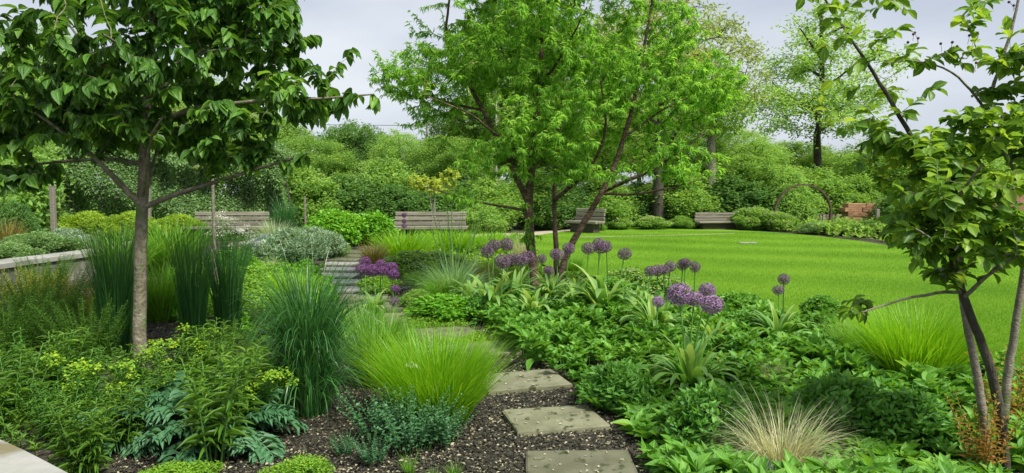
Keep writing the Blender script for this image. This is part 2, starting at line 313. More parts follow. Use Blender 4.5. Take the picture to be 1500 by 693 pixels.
# steel edging along near lawn edge
g = Geo(); edge = lawn[4:46]; n = len(edge)
tn = nrm(np.gradient(edge, axis=0)); pn = np.c_[tn[:, 1], -tn[:, 0]]
ring = [np.c_[edge+pn*.004, np.full(n, 0)], np.c_[edge+pn*.004, np.full(n, .06)], np.c_[edge+pn*.03, np.full(n, .06)], np.c_[edge+pn*.03, np.full(n, 0)]]
V = np.stack(ring, 1); i = np.arange(n-1)[:, None]*4; j = np.arange(4)[None]
g.add(V.reshape(-1, 3), np.stack([i+j, i+(j+1) % 4, i+4+(j+1) % 4, i+4+j], 2).reshape(-1, 4))
tag(obj('lawn_edging', g, M['wooddark'], smooth=False), 'thin dark edging strip between mown lawn and planting bed', 'edging')
def inside(P, poly):
    x, y = P[:, 0], P[:, 1]; c = np.zeros(len(P), bool); n = len(poly)
    for i in range(n):
        x1, y1 = poly[i]; x2, y2 = poly[i-1]
        c ^= ((y1 > y) != (y2 > y)) & (x < (x2-x1)*(y-y1)/(y2-y1+1e-12)+x1)
    return c
# lawn blades
N = 620000; Y = 5.2*(26/5.2)**(R.random(N)**1.25); X = (R.random(N)*1.1-.12)*Y*.95
P = np.c_[X, Y, np.full(N, .015)]; P = P[inside(P, lawn)]; N = len(P)
ph = 2.1*P[:, 1]+.8*P[:, 0]+1.6*np.sin(.22*P[:, 0]); pt = np.sin(P[:, 0]*1.3+2*np.sin(P[:, 1]*.7))*np.sin(P[:, 1]*1.1+1.5*np.sin(P[:, 0]*.6))
g = Geo(); blades(g, P, R.random(N)*6.28, R.random(N)*.6, .5, .018+.012*R.random(N)+P[:, 1]*.0005, .003+P[:, 1]*.0003, 1, np.clip(.5+.16*np.sin(ph)+.13*pt+R.normal(size=N)*.17, 0, 1), twist=2)
tag(obj('lawn_grass', g, M['lawnblade'], smooth=False), 'short mown bright green grass covering the lawn', 'grass', kind='stuff')
# mulch chips
N = 130000; Y = 2.9*(14/2.9)**(R.random(N)); X = (R.random(N)*1.35-.75)*Y*.8
P = np.c_[X, Y, R.random(N)*.012+.004]; P = P[~inside(P, lawn)]; P = np.concatenate([P]+[np.c_[gp(x_, y_)[:2]+(R.random((26, 2))-.5)*[.62, .44]*(1-.35*R.random((26, 1))**3), np.full(26, .041)] for x_, y_ in [(850, 692), (812, 619), (764, 562), (700, 516), (652, 491), (602, 467)]]); N = len(P)
g = Geo(); ti = R.random(N)**1.15; pale = (R.random(N) < .13); pale[-156:] = True; ti = np.where(pale, .9+.1*R.random(N), ti*.8)
leaves(g, 'dia', P, nrm(rnd(N)*[1, 1, .22]), nrm(rnd(N)*.45+[0, 0, 1]), .013+.02*R.random(N)**2+P[:, 1]*.0008, .008+.008*R.random(N)+P[:, 1]*.0004, ti)
tag(obj('bark_chips', g, M['chips'], smooth=False), 'dark bark mulch scattered with pale chips over the beds', 'mulch', kind='stuff')
# ------------------------------------------------------------------ tree skeletons
def resample(P, step):
    P = np.asarray(P, float); d = np.r_[0, np.cumsum(np.linalg.norm(np.diff(P, axis=0), axis=1))]
    n = max(2, int(d[-1]/step)+1); s = np.linspace(0, d[-1], n)
    # catmull via smoothing of linear interpolation
    Q = np.stack([np.interp(s, d, P[:, k]) for k in range(P.shape[1])], 1)
    for _ in range(3):
        Q[1:-1] = .25*Q[:-2]+.5*Q[1:-1]+.25*Q[2:]
    return Q
def grow(g, limbs, targets, step=.12, rt=.0035, ex=.42, k0=7, up=.15, rr=None, wob=.03, reach=None, g0=None):
    """limbs: list of (points, r0, r1) or (points,r0,r1,parent join ignored). returns list of twig polylines"""
    rr = rr or R
    nodes, free = [], []; lens = []
    for L in limbs:
        Q = resample(L[0], step); w = rr.normal(size=Q.shape)*wob*.08; w[0] = w[-1] = 0; Q = Q+w
        r = np.interp(np.linspace(0, 1, len(Q)), [0, 1], [L[1], L[2]]); tube(g0 if g0 is not None and not nodes else g, Q, r, k0, .3+.4*rr.random())
        nodes.append(Q[len(Q)//4:] if len(nodes) == 0 else Q[1:])
    NP = np.concatenate(nodes); T = np.asarray(targets)
    d0 = np.array([np.min(np.linalg.norm(NP-t, axis=1)) for t in T]); T = T[np.argsort(d0)]
    twigs = []; rad = []; base = np.full(len(NP), -1); own = np.full(len(NP), -1)
    parent = []; plen = []
    for ti, t in enumerate(T):
        dv = NP-t; d = np.linalg.norm(dv, axis=1)+np.maximum(0, dv[:, 2])*.6
        j = int(np.argmin(d)); s = NP[j]; dist = np.linalg.norm(t-s)
        if reach and dist > reach: continue
        n = max(2, int(dist/step)+1); u = np.linspace(0, 1, n+1)[:, None]
        mid = (s+t)/2+np.array([0, 0, up*dist])+rr.normal(size=3)*dist*.1
        Q = (1-u)**2*s+2*u*(1-u)*mid+u*u*t; Q[1:-1] += rr.normal(size=Q[1:-1].shape)*wob*.4
        parent.append(own[j]); twigs.append(Q)
        NP = np.concatenate([NP, Q[1:]]); own = np.concatenate([own, np.full(len(Q)-1, len(twigs)-1)])
    cnt = np.ones(len(twigs))
    for i in range(len(twigs)-1, -1, -1):
        if parent[i] >= 0: cnt[parent[i]] += cnt[i]
    for Q, c in zip(twigs, cnt):
        r = rt*c**ex; tube(g, Q, np.linspace(r, max(rt*.6, r*.45), len(Q)), 4 if c < 4 else 6, rr.random()*.6+.2)
    return twigs
def twig_leaves(g, twigs, tn, L, W, per, span, spread=.7, droop=.5, jit=.35, tw=.18, rr=None, extra=0.0, tb=.5):
    rr = rr or R; Ps, Ts, Ss, Ti = [], [], [], []
    for Q in twigs:
        d = np.r_[0, np.cumsum(np.linalg.norm(np.diff(Q, axis=0), axis=1))]; tot = d[-1]
        sp_ = min(span, tot)+extra; n = max(3, int(per*(.7+.6*rr.random())))
        s = tot+extra-sp_*rr.random(n)**.9; s = np.sort(s)
        P = np.stack([np.interp(s, d, Q[:, k]) for k in range(3)], 1); T = nrm(Q[-1]-Q[-2]) if len(Q) < 3 else nrm(Q[-1]-Q[-3])
        ov = np.maximum(0, s-tot)[:, None]; P = P+T*ov+np.array([0, 0, -1.])*ov**2*.8
        Ps.append(P); Ts.append(np.tile(T, (n, 1))); Ss.append(np.where(np.arange(n) % 2, 1., -1.)); Ti.append(np.full(n, rr.normal()*tw*.8))
    P, T, S, Ti = map(np.concatenate, (Ps, Ts, Ss, Ti)); N = len(P)
    sd = nrm(np.cross(T, [0, 0, 1.])+1e-6)*S[:, None]
    D = nrm(T*.6+sd*spread+np.array([0, 0, -droop])+rnd(N, rr)*jit)
    Nn = nrm(np.array([0, 0, 1.])+T*.25*droop+rnd(N, rr)*jit)
    sc_ = (.6+.5*rr.random(N)); leaves(g, tn, P, D, Nn, L*sc_, W*sc_, np.clip(tb+Ti+rr.normal(size=N)*tw, 0, 1))
def sample_ell(ells, n, rr, mind=.0, shell=.45, gap=.0, gf=1.5):
    out = []; vol = np.array([e[3]*e[4]*e[5] for e in ells])**.8; pr = vol/vol.sum(); tries = 0
    ph = rr.random(6)*6
    while len(out) < n and tries < n*30:
        tries += 1; e = ells[rr.choice(len(ells), p=pr)]; u = nrm(rr.normal(size=3)); r = rr.random()**shell*.97
        p = np.array(e[:3])+u*r*np.array(e[3:6])
        if gap:
            q = p*gf; v = math.sin(q[0]*1.7+ph[0]+math.sin(q[2]*1.3+ph[3]))+math.sin(q[1]*1.5+ph[1])+math.sin(q[2]*2.3+ph[2]+math.sin(q[0]*1.1+ph[4]))
            if v < -3+gap*3: continue
        if mind and out and np.min(np.sum((np.array(out)-p)**2, 1)) < mind*mind: continue
        out.append(p)
    return np.array(out)
# ------------------------------------------------------------------ left tree (broad leaves)
B = gp(203, 537); 
def loc(px, py, Y): return at(px, py, Y)-B
by = B[1]
g = Geo(); 
main = [np.array([0, 0, -.05]), loc(204, 480, by), loc(206, 400, by), loc(207, 320, by), loc(212, 230, by+.03), loc(216, 150, by+.05), loc(222, 60, by+.05), loc(228, -40, by+.1), loc(230, -130, by+.1)]
limbs = [(main, .062, .026),
 ([loc(207, 300, by), loc(180, 275, by-.1), loc(150, 240, by-.25), loc(100, 195, by-.4), loc(50, 165, by-.5)], .03, .01),
 ([loc(208, 305, by), loc(235, 292, by+.05), loc(290, 275, by-.1), loc(350, 255, by-.25), loc(410, 238, by-.3), loc(450, 225, by-.35)], .026, .008),
 ([loc(212, 240, by), loc(160, 232, by+.2), loc(100, 235, by+.1), loc(50, 240, by), loc(5, 250, by-.1)], .022, .008),
 ([loc(214, 190, by), loc(270, 160, by-.2), loc(350, 150, by-.4), loc(440, 147, by-.55), loc(500, 143, by-.6), loc(548, 138, by-.6)], .028, .006),
 ([loc(214, 200, by), loc(180, 130, by+.3), loc(120, 60, by+.5), loc(80, 10, by+.6)], .024, .008),
 ([loc(216, 160, by), loc(270, 90, by+.3), loc(350, 40, by+.4), loc(420, 20, by+.4)], .026, .008),
 ([loc(218, 130, by), loc(200, 90, by-.5), loc(170, 60, by-.9), loc(150, 50, by-1.1)], .022, .008),
 ([loc(219, 120, by), loc(280, 80, by-.4), loc(340, 70, by-.7)], .022, .008),
 ([loc(209, 290, by), loc(220, 200, by-.5), loc(240, 170, by-.9)], .018, .006),
 ([loc(209, 300, by), loc(228, 230, by+.4), loc(250, 130, by+.8)], .022, .006)]
def E(px, py, Y, rx, ry, rz, f=loc): return (*f(px, py, Y), rx, ry, rz)
ells = [E(230, 70, by, 1.3, 1.2, .62), E(80, 165, by-.2, .75, .7, .34), E(30, 245, by-.2, .32, .4, .16), E(335, 170, by-.2, .75, .6, .3), E(430, 130, by-.4, .45, .4, .26),
        E(230, -70, by, 1.15, 1.1, .7), E(380, 232, by-.2, .5, .45, .13), E(90, 90, by, .4, .8, .3), E(400, 50, by, .5, .8, .4), E(215, 195, by+.3, 1.0, .7, .15), E(60, 262, by-.3, .35, .3, .1), E(350, 222, by-.3, .55, .4, .14), E(300, 200, by, .5, .5, .2), E(120, 130, by-.6, .5, .4, .3)]
rr = np.random.default_rng(5)
T = sample_ell(ells, 680, rr, .10, .5, .5, 2.2)
ex = np.array([loc(548, 142, by-.6), loc(520, 138, by-.6), loc(500, 150, by-.55), loc(470, 120, by-.5), loc(512, 75, by-.3), loc(20, 265, by-.4), loc(60, 255, by-.4), loc(445, 228, by-.35), loc(420, 240, by-.3)])
T = np.concatenate([T, ex]); tw = grow(g, limbs, T, rr=rr, rt=.0028)
tree = thing('broadleaf_tree', 'small tree with a straight slim grey trunk and large drooping dark green leaves, left side', 'tree', B)
obj('trunk', g, M['bark'], tree)
g = Geo(); twig_leaves(g, tw, 'ovate', .128, .07, 19, .34, .75, .75, .33, .2, rr, .04, .4); obj('crown', g, M['big'], tree)
# ------------------------------------------------------------------ middle tree (slender leaves, several stems)
B = gp(797, 436); by = B[1]; g = Geo()
limbs = [([loc(784, 438, by), loc(783, 400, by), loc(776, 350, by), loc(774, 300, by), loc(778, 250, by), loc(786, 180, by), loc(792, 100, by+.1), loc(794, 30, by+.2), loc(794, -60, by+.2)], .078, .016),
 ([loc(812, 438, by+.1), loc(816, 380, by+.1), loc(812, 320, by+.15), loc(812, 270, by+.2), loc(816, 220, by+.3), loc(822, 150, by+.6), loc(830, 60, by+.8)], .045, .01),
 ([loc(811, 436, by-.03), loc(832, 365, by-.05), loc(868, 305, by-.1), loc(886, 275, by-.1), loc(905, 232, by-.1), loc(925, 165, by-.1), loc(938, 110, by), loc(945, 60, by), loc(955, 10, by), loc(958, -50, by)], .055, .012),
 ([loc(883, 280, by-.1), loc(930, 260, by-.3), loc(975, 240, by-.4), loc(1003, 214, by-.4), loc(1040, 190, by-.3)], .034, .008),
 ([loc(884, 284, by-.1), loc(930, 286, by-.4), loc(980, 276, by-.7), loc(1030, 262, by-.8)], .02, .006),
 ([loc(814, 292, by+.15), loc(850, 262, by-.1), loc(875, 235, by-.3), loc(890, 190, by-.5), loc(880, 120, by-.8)], .034, .01),
 ([loc(775, 300, by), loc(752, 250, by), loc(730, 205, by), loc(706, 161, by), loc(675, 98, by+.1), loc(652, 68, by+.1), loc(651, 40, by+.1), loc(660, 0, by+.1), loc(664, -50, by)], .045, .012),
 ([loc(772, 308, by), loc(730, 302, by-.3), loc(680, 292, by-.5), loc(630, 276, by-.5)], .022, .006),
 ([loc(780, 240, by), loc(730, 200, by-.5), loc(690, 165, by-.9), loc(620, 140, by-1.0)], .026, .007),
 ([loc(706, 161, by), loc(650, 150, by+.2), loc(590, 120, by+.3)], .02, .006),
 ([loc(790, 130, by), loc(830, 70, by-.6), loc(860, 10, by-.9)], .024, .008),
 ([loc(790, 150, by), loc(740, 90, by+.6), loc(720, 20, by+.9)], .024, .008),
 ([loc(938, 120, by), loc(990, 70, by+.2), loc(1020, 10, by+.2)], .02, .006),
 ([loc(915, 200, by), loc(985, 150, by+.2), loc(1060, 130, by+.2)], .02, .006),
 ([loc(820, 200, by+.3), loc(870, 150, by+1.0), loc(900, 60, by+1.4)], .024, .008)]
ells = [E(800, 40, by, 2.1, 1.7, 1.2), E(690, 95, by, 1.05, 1.2, .85), E(610, 130, by, .55, .7, .42), E(930, 110, by, 1.45, 1.3, 1.1), E(1030, 130, by, .62, .8, .65), E(585, 110, by, .5, .6, .4), E(650, 190, by-.2, .6, .7, .35), E(850, 255, by-.5, .8, .5, .2), E(800, -90, by, 1.9, 1.6, 1.1),
        E(900, 215, by-.2, 1.2, 1.1, .5), E(1000, 240, by-.4, .6, .6, .3), E(720, 225, by-.3, .8, .9, .4), E(680, 290, by-.5, .45, .4, .1), E(800, 175, by-.3, 1.4, 1.2, .55)]
rr = np.random.default_rng(8)
T = sample_ell(ells, 3000, rr, .085, .5, .48, 1.6)
T = np.concatenate([T, [loc(778+rr.normal()*10, 340+rr.normal()*16, by-.15) for _ in range(7)], [loc(545, 100, by), loc(560, 130, by), loc(548, 60+60, by), loc(590, 182, by-.5), loc(615, 186, by-.5), loc(1085, 140, by), loc(1080, 110, by)]])
tw = grow(g, limbs, T, .13, .0028, .40, 8, .12, rr, .05)
tree = thing('slender_leaved_tree', 'multi-stemmed tree with dark red-brown trunks and fine slender leaves, middle of the garden', 'tree', B)
obj('trunk', g, M['cherrybark'], tree)
g = Geo(); twig_leaves(g, tw, 'narrow', .095, .019, 30, .52, .8, .45, .5, .2, rr, .06, .5); obj('crown', g, M['cherry'], tree)
# ------------------------------------------------------------------ right tree (near, glossy leaves)
B = gp(1466, 694); by = B[1]; g = Geo()
limbs = [([loc(1474, 705, by-.05), loc(1464, 590, by-.05), loc(1440, 505, by-.08), loc(1408, 430, by-.1), loc(1396, 380, by-.1), loc(1386, 340, by-.1), loc(1362, 250, by), loc(1332, 192, by+.05), loc(1292, 126, by+.1), loc(1250, 60, by+.1), loc(1216, 15, by+.1), loc(1190, -40, by+.1)], .029, .004),
 ([loc(1452, 694, by+.05), loc(1440, 600, by+.1), loc(1426, 520, by+.15), loc(1410, 450, by+.2), loc(1405, 380, by+.25), loc(1415, 290, by+.3), loc(1448, 146, by+.35), loc(1484, 40, by+.35), loc(1500, -40, by+.35)], .026, .006),
 ([loc(1466, 665, by+.25), loc(1474, 560, by+.3), loc(1490, 460, by+.3), loc(1504, 370, by+.3), loc(1515, 280, by+.2), loc(1540, 150, by+.1), loc(1560, 20, by)], .027, .008),
 ([loc(1408, 428, by-.1), loc(1380, 428, by-.2), loc(1340, 433, by-.25), loc(1300, 446, by-.3), loc(1262, 458, by-.3)], .010, .004),
 ([loc(1395, 378, by-.1), loc(1365, 350, by-.3), loc(1340, 335, by-.45)], .012, .004),
 ([loc(1412, 435, by-.1), loc(1450, 400, by-.3), loc(1490, 375, by-.5)], .012, .005),
 ([loc(1443, 160, by+.3), loc(1400, 105, by+.1), loc(1342, 86, by), loc(1300, 92, by)], .008, .003),
 ([loc(1388, 345, by-.1), loc(1400, 290, by-.3), loc(1440, 240, by-.5)], .013, .005),
 ([loc(1512, 300, by+.2), loc(1480, 240, by), loc(1460, 200, by-.1)], .012, .005)]
ells = [E(1420, 310, by-.15, .42, .4, .27), E(1350, 320, by-.15, .2, .3, .22), E(1470, 210, by, .34, .4, .28), E(1400, 245, by, .35, .4, .2), E(1480, 130, by+.1, .14, .25, .25), E(1500, 340, by-.1, .3, .4, .25), E(1330, 280, by-.2, .2, .3, .14), E(1380, 350, by-.3, .25, .25, .14),
        E(1320, 230, by, .2, .25, .2), E(1560, 90, by, .2, .3, .4), E(1400, 395, by-.1, .2, .2, .08)]
rr = np.random.default_rng(13)
T = sample_ell(ells, 430, rr, .055, .6, .5, 5)
sp_ = [(1216, 12), (1180, -5), (1195, 40), (1240, 55), (1262, 20), (1200, 75), (1250, 95), (1290, 60), (1308, 88), (1335, 75), (1350, 95), (1380, 78), (1405, 90), (1430, 70), (1300, 130), (1260, 130), (1240, 190), (1280, 170), (1320, 165), (1420, 10), (1440, 25), (1410, 28), (1450, 5),
       (1470, 40), (1262, 455), (1250, 440), (1268, 440), (1246, 452), (1300, 0), (1330, 20), (1365, 130), (1480, 75), (1310, 45), (1230, 30), (1205, 155), (1225, 120), (1210, 10), (1245, 10)]
T = np.concatenate([T, [loc(x, y, by+rr.normal()*.12) for x, y in sp_]])
gd = Geo(); tw = grow(g, limbs, T, .07, .0016, .42, 9, .1, rr, .02, None, gd)
tree = thing('glossy_leaved_tree', 'near young tree with three leaning slim stems and oval glossy leaves, right side', 'tree', B)
obj('trunk', g, M['greybark'], tree); obj('stem', gd, M['darkbark'], tree)['label'] = 'dark leaning stem'
g = Geo(); twig_leaves(g, tw, 'obo', .088, .046, 11, .17, .85, .25, .4, .22, rr, .02, .42); obj('crown', g, M['right'], tree)
# berries on thin stalks
for x, y in [(1330, 62), (1338, 50), (1345, 56), (1395, 62), (1402, 68), (1420, 52), (1425, 60), (1432, 50), (1378, 64), (1340, 48), (1485, 8), (1478, 3), (1290, 50), (1430, 92), (1424, 98)]:
    g = Geo(); p = loc(x, y, by+rr.normal()*.05); q = p+np.array([0, 0, -.045])+rr.normal(size=3)*.012
    tube(g, [q, (p+q)/2+.004, p], .0012, 4)
    th = np.linspace(.05, PI-.05, 6); tube(g, np.c_[np.full(6, p[0]), np.full(6, p[1]), p[2]-np.cos(th)*.0075], np.sin(th)*.0075, 8)
    obj('berry', g, M['berry'], tree)

# ------------------------------------------------------------------ background trees
def bg_kind(name, seed, ells, trunk, r0, mat, nt_, per, L, W, gap=.4, droop=.4, span=.8, bark='darkbark', limbs=None, mind=.25, gf=.9, extra=.1):
    rr = np.random.default_rng(seed); g = Geo(); H = trunk
    lb = [([np.array([0, 0, -.1]), np.array([.05, 0, H*.4]), np.array([-.05, .05, H*.7]), np.array([0, 0, H])], r0, r0*.35)]
    for k in range(7):
        a = k*2.4+rr.random(); z = H*(.35+.09*k); rad = max(e[3] for e in ells)*.6*(1-.05*k)
        lb.append(([np.array([0, 0, z]), np.array([math.cos(a)*rad*.4, math.sin(a)*rad*.4, z+rad*.3]), np.array([math.cos(a)*rad, math.sin(a)*rad, z+rad*.75])], r0*.4, r0*.12))
    T = sample_ell(ells, nt_, rr, mind, .42, gap, gf); tw = grow(g, lb, T, .35, .009, .42, 7, .12, rr, .12)
    c = Geo(); twig_leaves(c, tw, 'dia', L, W, per, span, .8, droop*.5, 1.0, .2, rr, extra)
    for v in c.v: v += rr.normal(size=v.shape)*0+np.repeat(rr.normal(size=(len(v)//4, 3))*L*.9, 4, 0)
    return Kind(name, 'tree', [('trunk', g.mesh('trunk'), M[bark]), ('crown', c.mesh('crown', False), M[mat])])
# nominal 8 m high, about 6 m wide
K = {}
rnd_e = [(0, 0, 5.2, 2.7, 2.7, 2.4), (1.3, .4, 4, 1.6, 1.8, 1.4), (-1.5, -.2, 4.2, 1.6, 1.6, 1.5)]
K['dark'] = bg_kind('dense_tree', 1, rnd_e, 6.0, .12, 'ob_dark', 800, 62, .165, .09, .15)
K['mid'] = bg_kind('round_tree', 2, rnd_e, 6.0, .11, 'ob_mid', 760, 60, .15, .078, .2)
K['light'] = bg_kind('feathery_tree', 3, [(0, 0, 4.6, 2.0, 2.0, 2.8), (.8, 0, 3.4, 1.5, 1.5, 1.6), (-.9, .2, 3.6, 1.4, 1.4, 1.6)], 6.8, .08, 'ob_light', 640, 60, .14, .055, .3)
K['oak'] = bg_kind('spreading_tree', 4, [(0, 0, 5.9, 3.2, 2.6, 1.7), (2.6, 0, 5.2, 1.5, 1.6, 1.3), (-2.4, .3, 5.2, 1.5, 1.6, 1.3), (1.2, 0, 7.0, 1.5, 1.5, .9)], 6.6, .17, 'ob_olive', 430, 40, .13, .065, .65, gf=1.3)
K['airy'] = bg_kind('tall_airy_tree', 6, [(0, 0, 6.9, 1.2, 1.2, 1.1), (-.4, 0, 5.6, 2.2, 2.0, .75), (.5, 0, 4.4, 2.4, 2.2, .6), (-.9, .1, 4.3, 1.4, 1.4, .5), (.6, .3, 3.4, 1.9, 1.8, .4)], 7.4, .13, 'ob_light', 300, 44, .13, .06, .66, droop=.7, gf=1.4)
def far_shrub(key, name, seed, mat, gap):
    e = [(0, 0, 3.4, 2.6, 2.6, 3.0), (1.9, .3, 2.4, 1.7, 1.7, 2.1), (-2.0, -.3, 2.6, 1.6, 1.6, 2.2), (.7, -1.6, 1.8, 1.6, 1.4, 1.6), (-.8, 0, 5.6, 1.2, 1.2, 1.6)]
    K[key] = bg_kind(name, seed, e, 4.2, .14, mat, 620, 46, .34, .18, gap, .2, .9, mind=.22, gf=1.1, extra=.3); K[key].cat = 'shrub'
for q in (('s_mid', 'leafy_shrub', 31, 'ob_mid', .3), ('s_dark', 'dark_shrub', 32, 'ob_dark', .2), ('s_light', 'pale_green_shrub', 33, 'ob_light', .35)): far_shrub(*q)
def bush_kind(name, cat, seed, mat, n, L, W, tn='dia', h=1.0, r=.5, lob=18, upd=.4, flowers=None, inner=.55, stem='darkbark'):
    rr = np.random.default_rng(seed); g = Geo()
    C = [(0, 0, h*.4, r*.7, h*.42)]
    for q in range(lob):
        a = q*2.4+rr.random(); e = ((q+.5)/lob)**.8*1.25; lr = r*(.2+.16*rr.random()); C.append((math.cos(a)*math.sin(e)*r*.78, math.sin(a)*math.sin(e)*r*.78, h*(.08+.66*math.cos(e)+.08*rr.random()), lr, lr*h/r*.62))
    C = np.array(C); k = rr.choice(len(C), n, p=(C[:, 3]**2)/np.sum(C[:, 3]**2)); u = nrm(rnd(n, rr)); rad = inner+(1-inner)*rr.random(n)**.6+rr.exponential(.09, n)*(rr.random(n) < .35)
    c = C[k]; P = c[:, :3]+u*np.c_[c[:, 3], c[:, 3], c[:, 4]]*rad[:, None]; ok = P[:, 2] > .02*h; P, u = P[ok], u[ok]; m_ = len(P)
    leaves(g, tn, P, nrm(u*.8+[0, 0, upd]+rnd(m_, rr)*.6), nrm(u+[0, 0, .8]+rnd(m_, rr)*.5), L*(.6+.6*rr.random(m_)), W*(.6+.6*rr.random(m_)), np.clip(.5+rr.normal(size=m_)*.2+(k[ok] % 3-1)*.08, 0, 1))
    s = Geo()
    for i in range(14):
        j = rr.integers(len(C)); e = C[j][:3]+nrm(rr.normal(size=3))*C[j][3]*.5; b0 = np.array([rr.normal()*.05*r, rr.normal()*.05*r, -.02]); tube(s, [b0, b0*.6+e*.4+[0, 0, .1*h], e], [.02*r, .014*r, .006*r], 5)
    parts = [('stems', s.mesh('stems'), M[stem]), ('foliage', g.mesh('foliage', tn != 'dia'), M[mat])]
    if flowers:
        f = Geo(); fm, fn, fs = flowers; kk = rr.integers(len(C), size=fn); u = nrm(rnd(fn, rr)+[0, -.3, .7]); c = C[kk]; Pc = c[:, :3]+u*np.c_[c[:, 3], c[:, 3], c[:, 4]]*1.03
        Pc = Pc[Pc[:, 2] > .25*h]; P = (Pc[:, None]+rr.normal(size=(len(Pc), 9, 3))*fs*.45).reshape(-1, 3)
        leaves(f, 'dia', P, nrm(rnd(len(P), rr)*[1, 1, .4]), nrm(rnd(len(P), rr)*.5+[0, -.3, 1]), fs*.6, fs*.5, rr.random(len(P)))
        parts.append(('blossoms', f.mesh('blossoms', False), M[fm]))
    return Kind(name, cat, parts, h)
K['b_mid'] = bush_kind('leafy_shrub', 'shrub', 21, 'ob_mid', 12000, .065, .034, r=.6)
K['b_dark'] = bush_kind('dark_shrub', 'shrub', 22, 'ob_dark', 12000, .065, .034, r=.6)
K['b_light'] = bush_kind('pale_green_shrub', 'shrub', 23, 'ob_light', 12000, .065, .034, r=.6)
K['b_lime'] = bush_kind('yellow_green_shrub', 'shrub', 24, 'lime', 9000, .06, .035, r=.55)
K['b_bright'] = bush_kind('bright_green_shrub', 'shrub', 25, 'bright_shrub', 6500, .10, .055, 'ovate3', r=.7)
K['b_white'] = bush_kind('white_flowered_shrub', 'shrub', 26, 'ob_mid', 9000, .07, .04, r=.6, flowers=('cream_fl', 90, .07))
K['b_hedge'] = bush_kind('mound_shrub', 'shrub', 27, 'hedge', 14000, .05, .03, r=.65)
K['m_silver'] = bush_kind('silvery_perennial', 'plant', 28, 'silver', 5000, .13, .028, 'lance2', r=.6, upd=1.0, stem='stem')
K['m_lav'] = bush_kind('lavender', 'plant', 29, 'silver', 5000, .1, .016, 'lance2', r=.5, upd=1.6, flowers=('lav', 110, .07), stem='stem')
K['m_green'] = bush_kind('leafy_perennial', 'plant', 30, 'cover', 3600, .13, .06, 'ovate3', r=.6, upd=.6, stem='stem')
K['m_mound'] = bush_kind('leafy_mound', 'plant', 39, 'mound', 1500, .15, .062, 'cov', r=.6, upd=.9, inner=.5, stem='stem')
K['m_lime'] = bush_kind('low_lime_perennial', 'plant', 31, 'creep', 4200, .07, .035, 'ovate3', r=.7, upd=.9, inner=.35, stem='stem')
K['m_cream'] = bush_kind('cream_flowered_perennial', 'plant', 32, 'ob_mid', 4200, .11, .05, 'ovate3', r=.6, flowers=('cream_fl', 70, .06), stem='stem')
def zt(py, Y): return CAMH+(280-py)/1000*Y
def place(kind, px, Y, toppy, wpx, label, group=None, nomH=8.0, nomW=6.0, rz=None, z=0, cat=None):
    h = zt(toppy, Y)
    if nomH == 8.0: nomH, nomW = K[kind].mh, K[kind].mw*.9
    w = wpx*Y/1000; s = (w/nomW, w/nomW, h/nomH)
    return K[kind].put(((px-750)/1000*Y, Y, z), label, R.random()*6.28 if rz is None else rz, s, group, cat)
G1 = 'trees beyond the lawn and beds'
for a in [
 ('light', 95, 34, 58, 150, 'pale feathery tree rising behind the drooping leaves at the far left'),
 ('mid', -10, 33, 85, 170, 'green tree cut by the left edge of the photo, beyond the hedge'),
 ('mid', 455, 30, 205, 120, 'rounded mid green tree just right of the hedge end'),
 ('dark', 522, 40, 186, 110, 'dense dark green tree with its rounded top against the open sky'),
 ('light', 585, 34, 198, 95, 'loose feathery pale green tree beside the dark rounded one'),
 ('mid', 385, 36, 170, 140, 'green tree seen under the right arm of the broadleaf tree'),
 ('light', 300, 38, 120, 150, 'light green tree seen through the gap right of the slim grey trunk'),
 ('mid', 660, 32, 205, 120, 'mid green tree behind the small golden maple'),
 ('dark', 752, 36, 15, 150, 'dark tree top glimpsed through the crown of the multi-stemmed tree'),
 ('mid', 720, 38, 150, 170, 'green tree behind the middle bench seen between slender twigs'),
 ('light', 840, 35, 130, 170, 'pale green tree behind the bench with the turned seat'),
 ('oak', 965, 29, 12, 330, 'spreading olive-green tree with a stout trunk and bare crooked limbs'),
 ('light', 1045, 34, 185, 150, 'rounded green tree directly behind the far right bench'),
 ('light', 1105, 31, 208, 110, 'loose pale green tree left of the round metal arch'),
 ('airy', 1195, 36, 15, 215, 'tall airy tree with tiered branches above the round metal arch'),
 ('light', 1300, 33, 205, 150, 'green tree behind the stacked timber'),
 ('light', 1395, 30, 205, 170, 'light green tree behind the oval leaves at the right'),
 ('mid', 1250, 44, 225, 150, 'mid green distant tree low behind the tall airy one'),
 ('mid', 1500, 36, 190, 190, 'green tree at the right edge beyond the brick wall'),
 ('mid', 1160, 42, 212, 120, 'distant green tree low on the skyline left of the tall airy trunk'),
 ('mid', 935, 42, 140, 180, 'distant green tree filling the gap behind the stout trunk'),
 ('light', 200, 42, 110, 170, 'distant pale tree straight behind the slim grey trunk')]: place(*a[:5], a[5], G1)
G2 = 'shrubs along the far edge of the garden'
